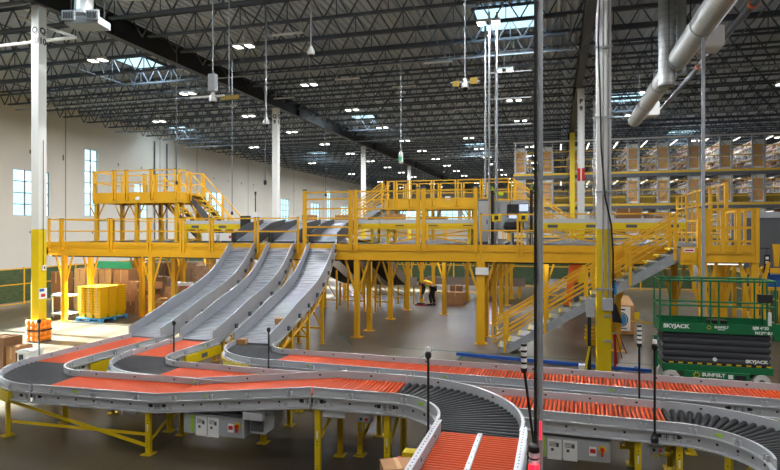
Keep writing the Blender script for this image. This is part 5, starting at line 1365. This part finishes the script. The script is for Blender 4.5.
def shelf_row():
    t = thing('shelf_row', 'shelving row with tan end panel, packed with pale goods, in the pick racks', 'shelving', (0, 0, 0), 'shelf rows in the pick racks')
    MB().bx(-.32, .32, 0, .03, .28, 1.82).build('end_panel', M['tan'], t)
    m = MB()
    for s in (-.36, .36): m.bx(s-.05, s+.05, -.04, .02, 0, 2.15)
    m.bx(-.4, .4, -.04, .02, 1.82, 2.12); m.bx(-.4, .4, -.03, .02, .16, .28); m.bx(-.4, .4, -.03, .02, 1.0, 1.06)
    m.build('end_frame', M['white'], t)
    for z in (.1, .5, .9, 1.3, 1.7, 2.08): MB().bx(-.36, .36, .06, 8.5, z-.02, z+.015).build('shelf_board', M['off'], t)
    g = MB(); r = random.Random(5)
    for z in (.12, .52, .92, 1.32, 1.72):
        for s in (-.19, .19):
            y = .08
            while y < 8.3:
                w_ = r.uniform(.14, .4); h = r.uniform(.14, .33)
                if r.random() > .12: g.bx(s-.15+r.uniform(-.03, .01), s+.15, y, y+w_-.02, z, z+h, r.choice((0, 0, 1, 1, 2, 3)))
                y += w_
    go = g.build('stored_goods', [M['pink'], M['grey'], M['tan'], M['card2']], t); go['kind'] = 'stuff'
    return t
sr = shelf_row(); first = True
for li, z in enumerate((3.06, 5.41, 7.76)):
    for k, x in enumerate(RX):
        if first: sr.location = (x, RY+.15, z); first = False
        else: copy_tree(sr, (x, RY+.15, z))
def aisle_light():
    t = thing('aisle_light', 'white strip light running down an aisle at the top of the pick racks', 'ceiling light', (0, 0, 0), 'aisle strip lights')
    MB().bx(-.06, .06, 0, 3.4, .02, .07).build('housing', M['white'], t); MB().bx(-.045, .045, .02, 3.38, 0, .02).build('tube', M['strip'], t)
    la = bpy.data.lights.new('aisle_lamp', 'AREA'); la.shape = 'RECTANGLE'; la.size = .1; la.size_y = 3.3; la.energy = 20; lo = bpy.data.objects.new('aisle_lamp', la); C.objects.link(lo); lo.parent = t; lo.location = (0, 1.7, -.02)
    return t
al = aisle_light(); first = True
for z in (10.12, 7.25, 4.9):
    for x in RX[:-1]:
        loc = (x+1.0, RY+.4, z)
        if first: al.location = loc; first = False
        else:
            c = copy_tree(al, loc)
            if z < 10: c['label'] = 'white strip light under a deck of the pick racks'

# ------------------------------------------------------------------ ducts and hanging things
t = thing('round_duct', 'long silver spiral duct running away at the upper right', 'duct', (3.7, 12, 8.6))
m = MB().tube((3.7, 8, 9.0), (3.7, 31, 9.0), .32, 24, caps=True); m.build('duct_tube', M['duct'], t, smooth=True)
for y in (10.5, 13.6, 17, 20.1, 23.5, 27): 
    MB().tube((3.7, y-.04, 9.0), (3.7, y+.04, 9.0), .335, 24).build('joint_band', M['galv'], t, smooth=True)
    MB().bar((3.4, y, 9.0), (3.4, y, ZD-.9), .02, .02).bar((4.0, y, 9.0), (4.0, y, ZD-.9), .02, .02).build('hanger', M['dark'], t)
m = MB()
for k in range(110): m.tube((3.7, 8+k*.21, 9.0), (3.7, 8.012+k*.21, 9.0), .325, 20, caps=False)
m.build('spiral_seam', M['galv'], t, smooth=True)
t = thing('duct_riser', 'thick vertical spiral duct joining the long silver duct', 'duct', (3.55, 20.6, 8.2))
MB().tube((3.40, 20.5, 8.25), (3.40, 20.5, ZD-.02), .25, 24).build('duct_tube', M['duct'], t, smooth=True); m = MB()
for k in range(18): m.tube((3.40, 20.5, 8.4+k*.2), (3.40, 20.5, 8.415+k*.2), .256, 20, caps=False)
m.build('spiral_seam', M['galv'], t, smooth=True); MB().tube((3.40, 20.5, 8.22), (3.40, 20.5, 8.3), .265, 24).build('end_cap', M['galv'], t, smooth=True)
t = thing('duct_riser', 'slimmer vertical duct right behind the thick riser', 'duct', (4.2, 21.4, 9))
MB().tube((3.86, 20.7, 8.65), (3.86, 20.7, ZD-.02), .15, 16).build('duct_tube', M['duct'], t, smooth=True); MB().tube((3.86, 20.7, 8.6), (3.86, 20.7, 8.7), .165, 16).build('end_band', M['galv'], t)
for (x, y, z, lb) in ((4.33, 19, 8.87, 'white box diffuser hanging under the silver duct, nearer one'), (4.33, 29.9, 8.97, 'white box diffuser hanging under the silver duct, farther one')):
    t = thing('air_diffuser', lb, 'diffuser', (x, y, z)); MB().bx(x-.27, x+.27, y-.4, y+.4, z, z+.58).build('box', M['white'], t, bevel=.01); MB().bx(x-.23, x+.23, y-.36, y+.36, z-.02, z).build('grille', M['off'], t); MB().bx(x-.03, x+.03, y-.03, y+.03, z+.55, ZD-.9).build('hanger', M['dark'], t)
    MB().tube((4.0, y, 9.05), (x-.25, y, z+.3), .14, 10).build('neck', M['duct'], t)
t = thing('sprinkler_main', 'dark pipe with orange couplings beside the silver duct', 'pipe', (5.2, 20, 8.8))
MB().tube((5.0, 7, 9.58), (5.0, 33, 9.58), .1, 12).build('pipe_run', M['dgrey'], t, smooth=True)
for y in (11.2, 17.5, 23.6): MB().tube((5.0, y-.06, 9.58), (5.0, y+.06, 9.58), .125, 12).bar((5.0, y+.3, 9.58), (5.0, y+.3, ZD-.9), .02, .02).build('coupling', M['machine'], t)
t = thing('conduit_drop', 'grey strut post dropping from the near diffuser to the stair landing', 'conduit', (3.68, 16.9, 0))
MB().bx(3.64, 3.72, 16.9, 16.97, 0, 8.6).build('post', M['galv'], t); MB().bx(3.55, 3.81, 16.82, 17.05, 0, .015).build('base_plate', M['galv'], t)
t = thing('air_handler', 'grey louvred air unit hanging under the girder at the upper left', 'air unit', (-13.2, 14, 9.4))
rot = Matrix.Rotation(R(12), 3, 'Z')
MB().box((-13.15, 14.0, 9.62), (1.0, .7, .22), 0, rot).build('casing', M['dgrey2'], t, bevel=.02)
for s in (-1, 1):
    c = rot @ Vector((s*.36, -.37, 0)); f = MB().box((-13.15+c.x, 14+c.y, 9.74), (.38, .05, .28), 0, rot).build('louvre_frame', M['dgrey2'], t)
    m = MB()
    for k in range(4): q = rot @ Vector((s*.36-.12+k*.08, -.4, 0)); m.box((-13.15+q.x, 14+q.y, 9.74), (.045, .02, .18), 0, rot)
    m.build('louvre', M['dark'], f)
m = MB()
for a in (-.5, .5): q = rot @ Vector((a, 0, 0)); m.bar((-13.15+q.x, 14+q.y, 9.75), (-13.15+q.x, 14+q.y, 11.0), .03, .03)
m.build('hanger', M['dark'], t); MB().box((-12.3, 14.6, 10.6), (.9, .25, .25), 0, Matrix.Rotation(R(20), 3, 'Z')).build('white_duct', M['rail'], t)

t = thing('silver_duct', 'short silver duct rising from the air unit at the upper left', 'duct', (-13.3, 14.2, 9.9))
MB().tube((-13.4, 14.1, 9.98), (-13.5, 14.3, 11.6), .26, 18).build('duct_tube', M['duct'], t, smooth=True); MB().tube((-13.4, 14.1, 9.92), (-13.4, 14.1, 10.02), .28, 18).build('collar', M['galv'], t)
def cam_drop(x, y, z, label, boards=False, cross=False):
    t = thing('ceiling_camera', label, 'camera', (x, y, z))
    MB().tube((x, y, z+.25), (x, y, 11.1), .022, 8).build('drop_pole', M['galv'], t)
    MB().lathe([(.05, 0), (.1, .02), (.11, .09), (.08, .16), (.03, .27)], (x, y, z), 14).build('housing', M['off'], t, smooth=True)
    MB().lathe([(.01, 0), (.055, .02), (.08, .06), (.085, .09)], (x, y, z-.085), 14).build('dome', M['black'], t, smooth=True)
    if boards:
        MB().bx(x-.34, x-.16, y-.02, y+.02, z+.06, z+.22).build('yellow_board', M['olive'], t); MB().bx(x+.14, x+.36, y-.02, y+.02, z+.1, z+.28).build('yellow_board', M['olive'], t); MB().bx(x-.4, x+.42, y-.015, y+.015, z+.16, z+.19).build('cross_arm', M['galv'], t)
    if cross: MB().bx(x-.7, x+.35, y-.03, y+.03, z+.14, z+.18).build('cross_arm', M['off'], t); MB().bx(x-.1, x+.1, y-.08, y+.08, z+.3, z+.75).build('mount', M['galv'], t)
cam_drop(-6.69, 15.32, 8.55, 'white dome camera on a thin drop pole, no boards, upper middle')
cam_drop(-2.46, 16.25, 7.55, 'white dome camera between two dull yellow boards on a drop pole', boards=True)
cam_drop(-8.92, 13.87, 7.05, 'dome camera with a white cross arm on a drop pole, upper left', cross=True)
cam_drop(-9.3, 17.6, 7.1, 'small white camera on a thin drop pole just left of the second white column')
t = thing('yellow_board', 'tan board hanging beside the cross-arm camera', 'sign', (-9.0, 15, 7)); MB().bx(-8.95, -8.4, 14.3, 14.35, 7.2, 7.32).build('board', M['olive'], t); MB().bar((-8.7, 14.32, 7.38), (-8.7, 14.32, 11.0), .015, .015).build('wire', M['galv'], t)
t = thing('access_light', 'slim white lantern with a green face on a long drop pole', 'sign lamp', (-6.2, 23.4, 6.3)); MB().tube((-6.2, 23.4, 6.8), (-6.2, 23.4, 11.1), .022, 8).build('drop_pole', M['galv'], t); MB().lathe([(.06, 0), (.1, .05), (.1, .4), (.04, .5)], (-6.2, 23.4, 6.35), 12).build('lantern', M['off'], t); MB().bx(-6.27, -6.13, 23.29, 23.31, 6.45, 6.62).build('green_face', M['mint'], t)
for (x, y, z, lb) in ((-8.7, 16.4, 5.0, 'thin grey cord hanging down beside the second white column'), (-12.5, 20.8, 4.2, 'thin grey cord hanging over the left crossover stair'), (-14.5, 20.0, 5.4, 'thin grey cord hanging above the left crossover platform'), (-5.6, 30, 6.5, 'thin grey cord hanging near the third white column'), (-10.6, 26, 5.2, 'thin grey cord in front of the pale wall'), (-.9, 27, 7.3, 'thin grey cord hanging left of the near pole')):
    t = thing('hanging_cable', lb, 'cord', (x, y, z)); MB().tube((x, y, z+.1), (x, y, 11.1), .014, 6).build('cord', M['dgrey'], t); MB().lathe([(.03, 0), (.05, .03), (.05, .12), (.015, .16)], (x, y, z), 8).build('plug', M['dark'], t)
for (x, y, lb) in ((WX+.25, 41.5, 'left'), (WX+.25, 43.1, 'mid'), (WX+.25, 44.4, 'right')):
    t = thing('wall_conduit', 'vertical dark conduit on the pale wall, %s one of three' % {'left': 'nearest', 'mid': 'middle', 'right': 'farthest'}[lb], 'conduit', (x, y, 0)); MB().tube((x-.15, y, 0), (x-.15, y, 11), .05, 8).build('pipe', M['dgrey'], t); MB().bx(WX, x-.1, y-.08, y+.08, 6, 6.1).build('clip', M['dgrey'], t)

def deck_light():
    t = thing('deck_strip_light', 'slim white strip light fixed under the yellow mezzanine deck', 'ceiling light', (0, 0, 0), 'strip lights under the mezzanine')
    MB().bx(-.5, .5, -.05, .05, .02, .06).build('housing', M['white'], t); MB().bx(-.48, .48, -.04, .04, 0, .02).build('tube', M['strip'], t)
    la = bpy.data.lights.new('deck_lamp', 'AREA'); la.shape = 'RECTANGLE'; la.size = .95; la.size_y = .08; la.energy = 26; lo = bpy.data.objects.new('deck_lamp', la); C.objects.link(lo); lo.parent = t; lo.location = (0, 0, -.01)
    return t
dl = deck_light(); first = True
for y in (20.6, 24.1, 27, 30):
    for x in (-17.6, -15.6, -12.0, -8.5, -5.4, -.9, 2.8):
        if first: dl.location = (x, y, 2.60); first = False
        else: copy_tree(dl, (x, y, 2.60))
n = copy_tree(dl, (4.35, 17.75, 2.66)); bpy.data.objects.remove(LC(n))
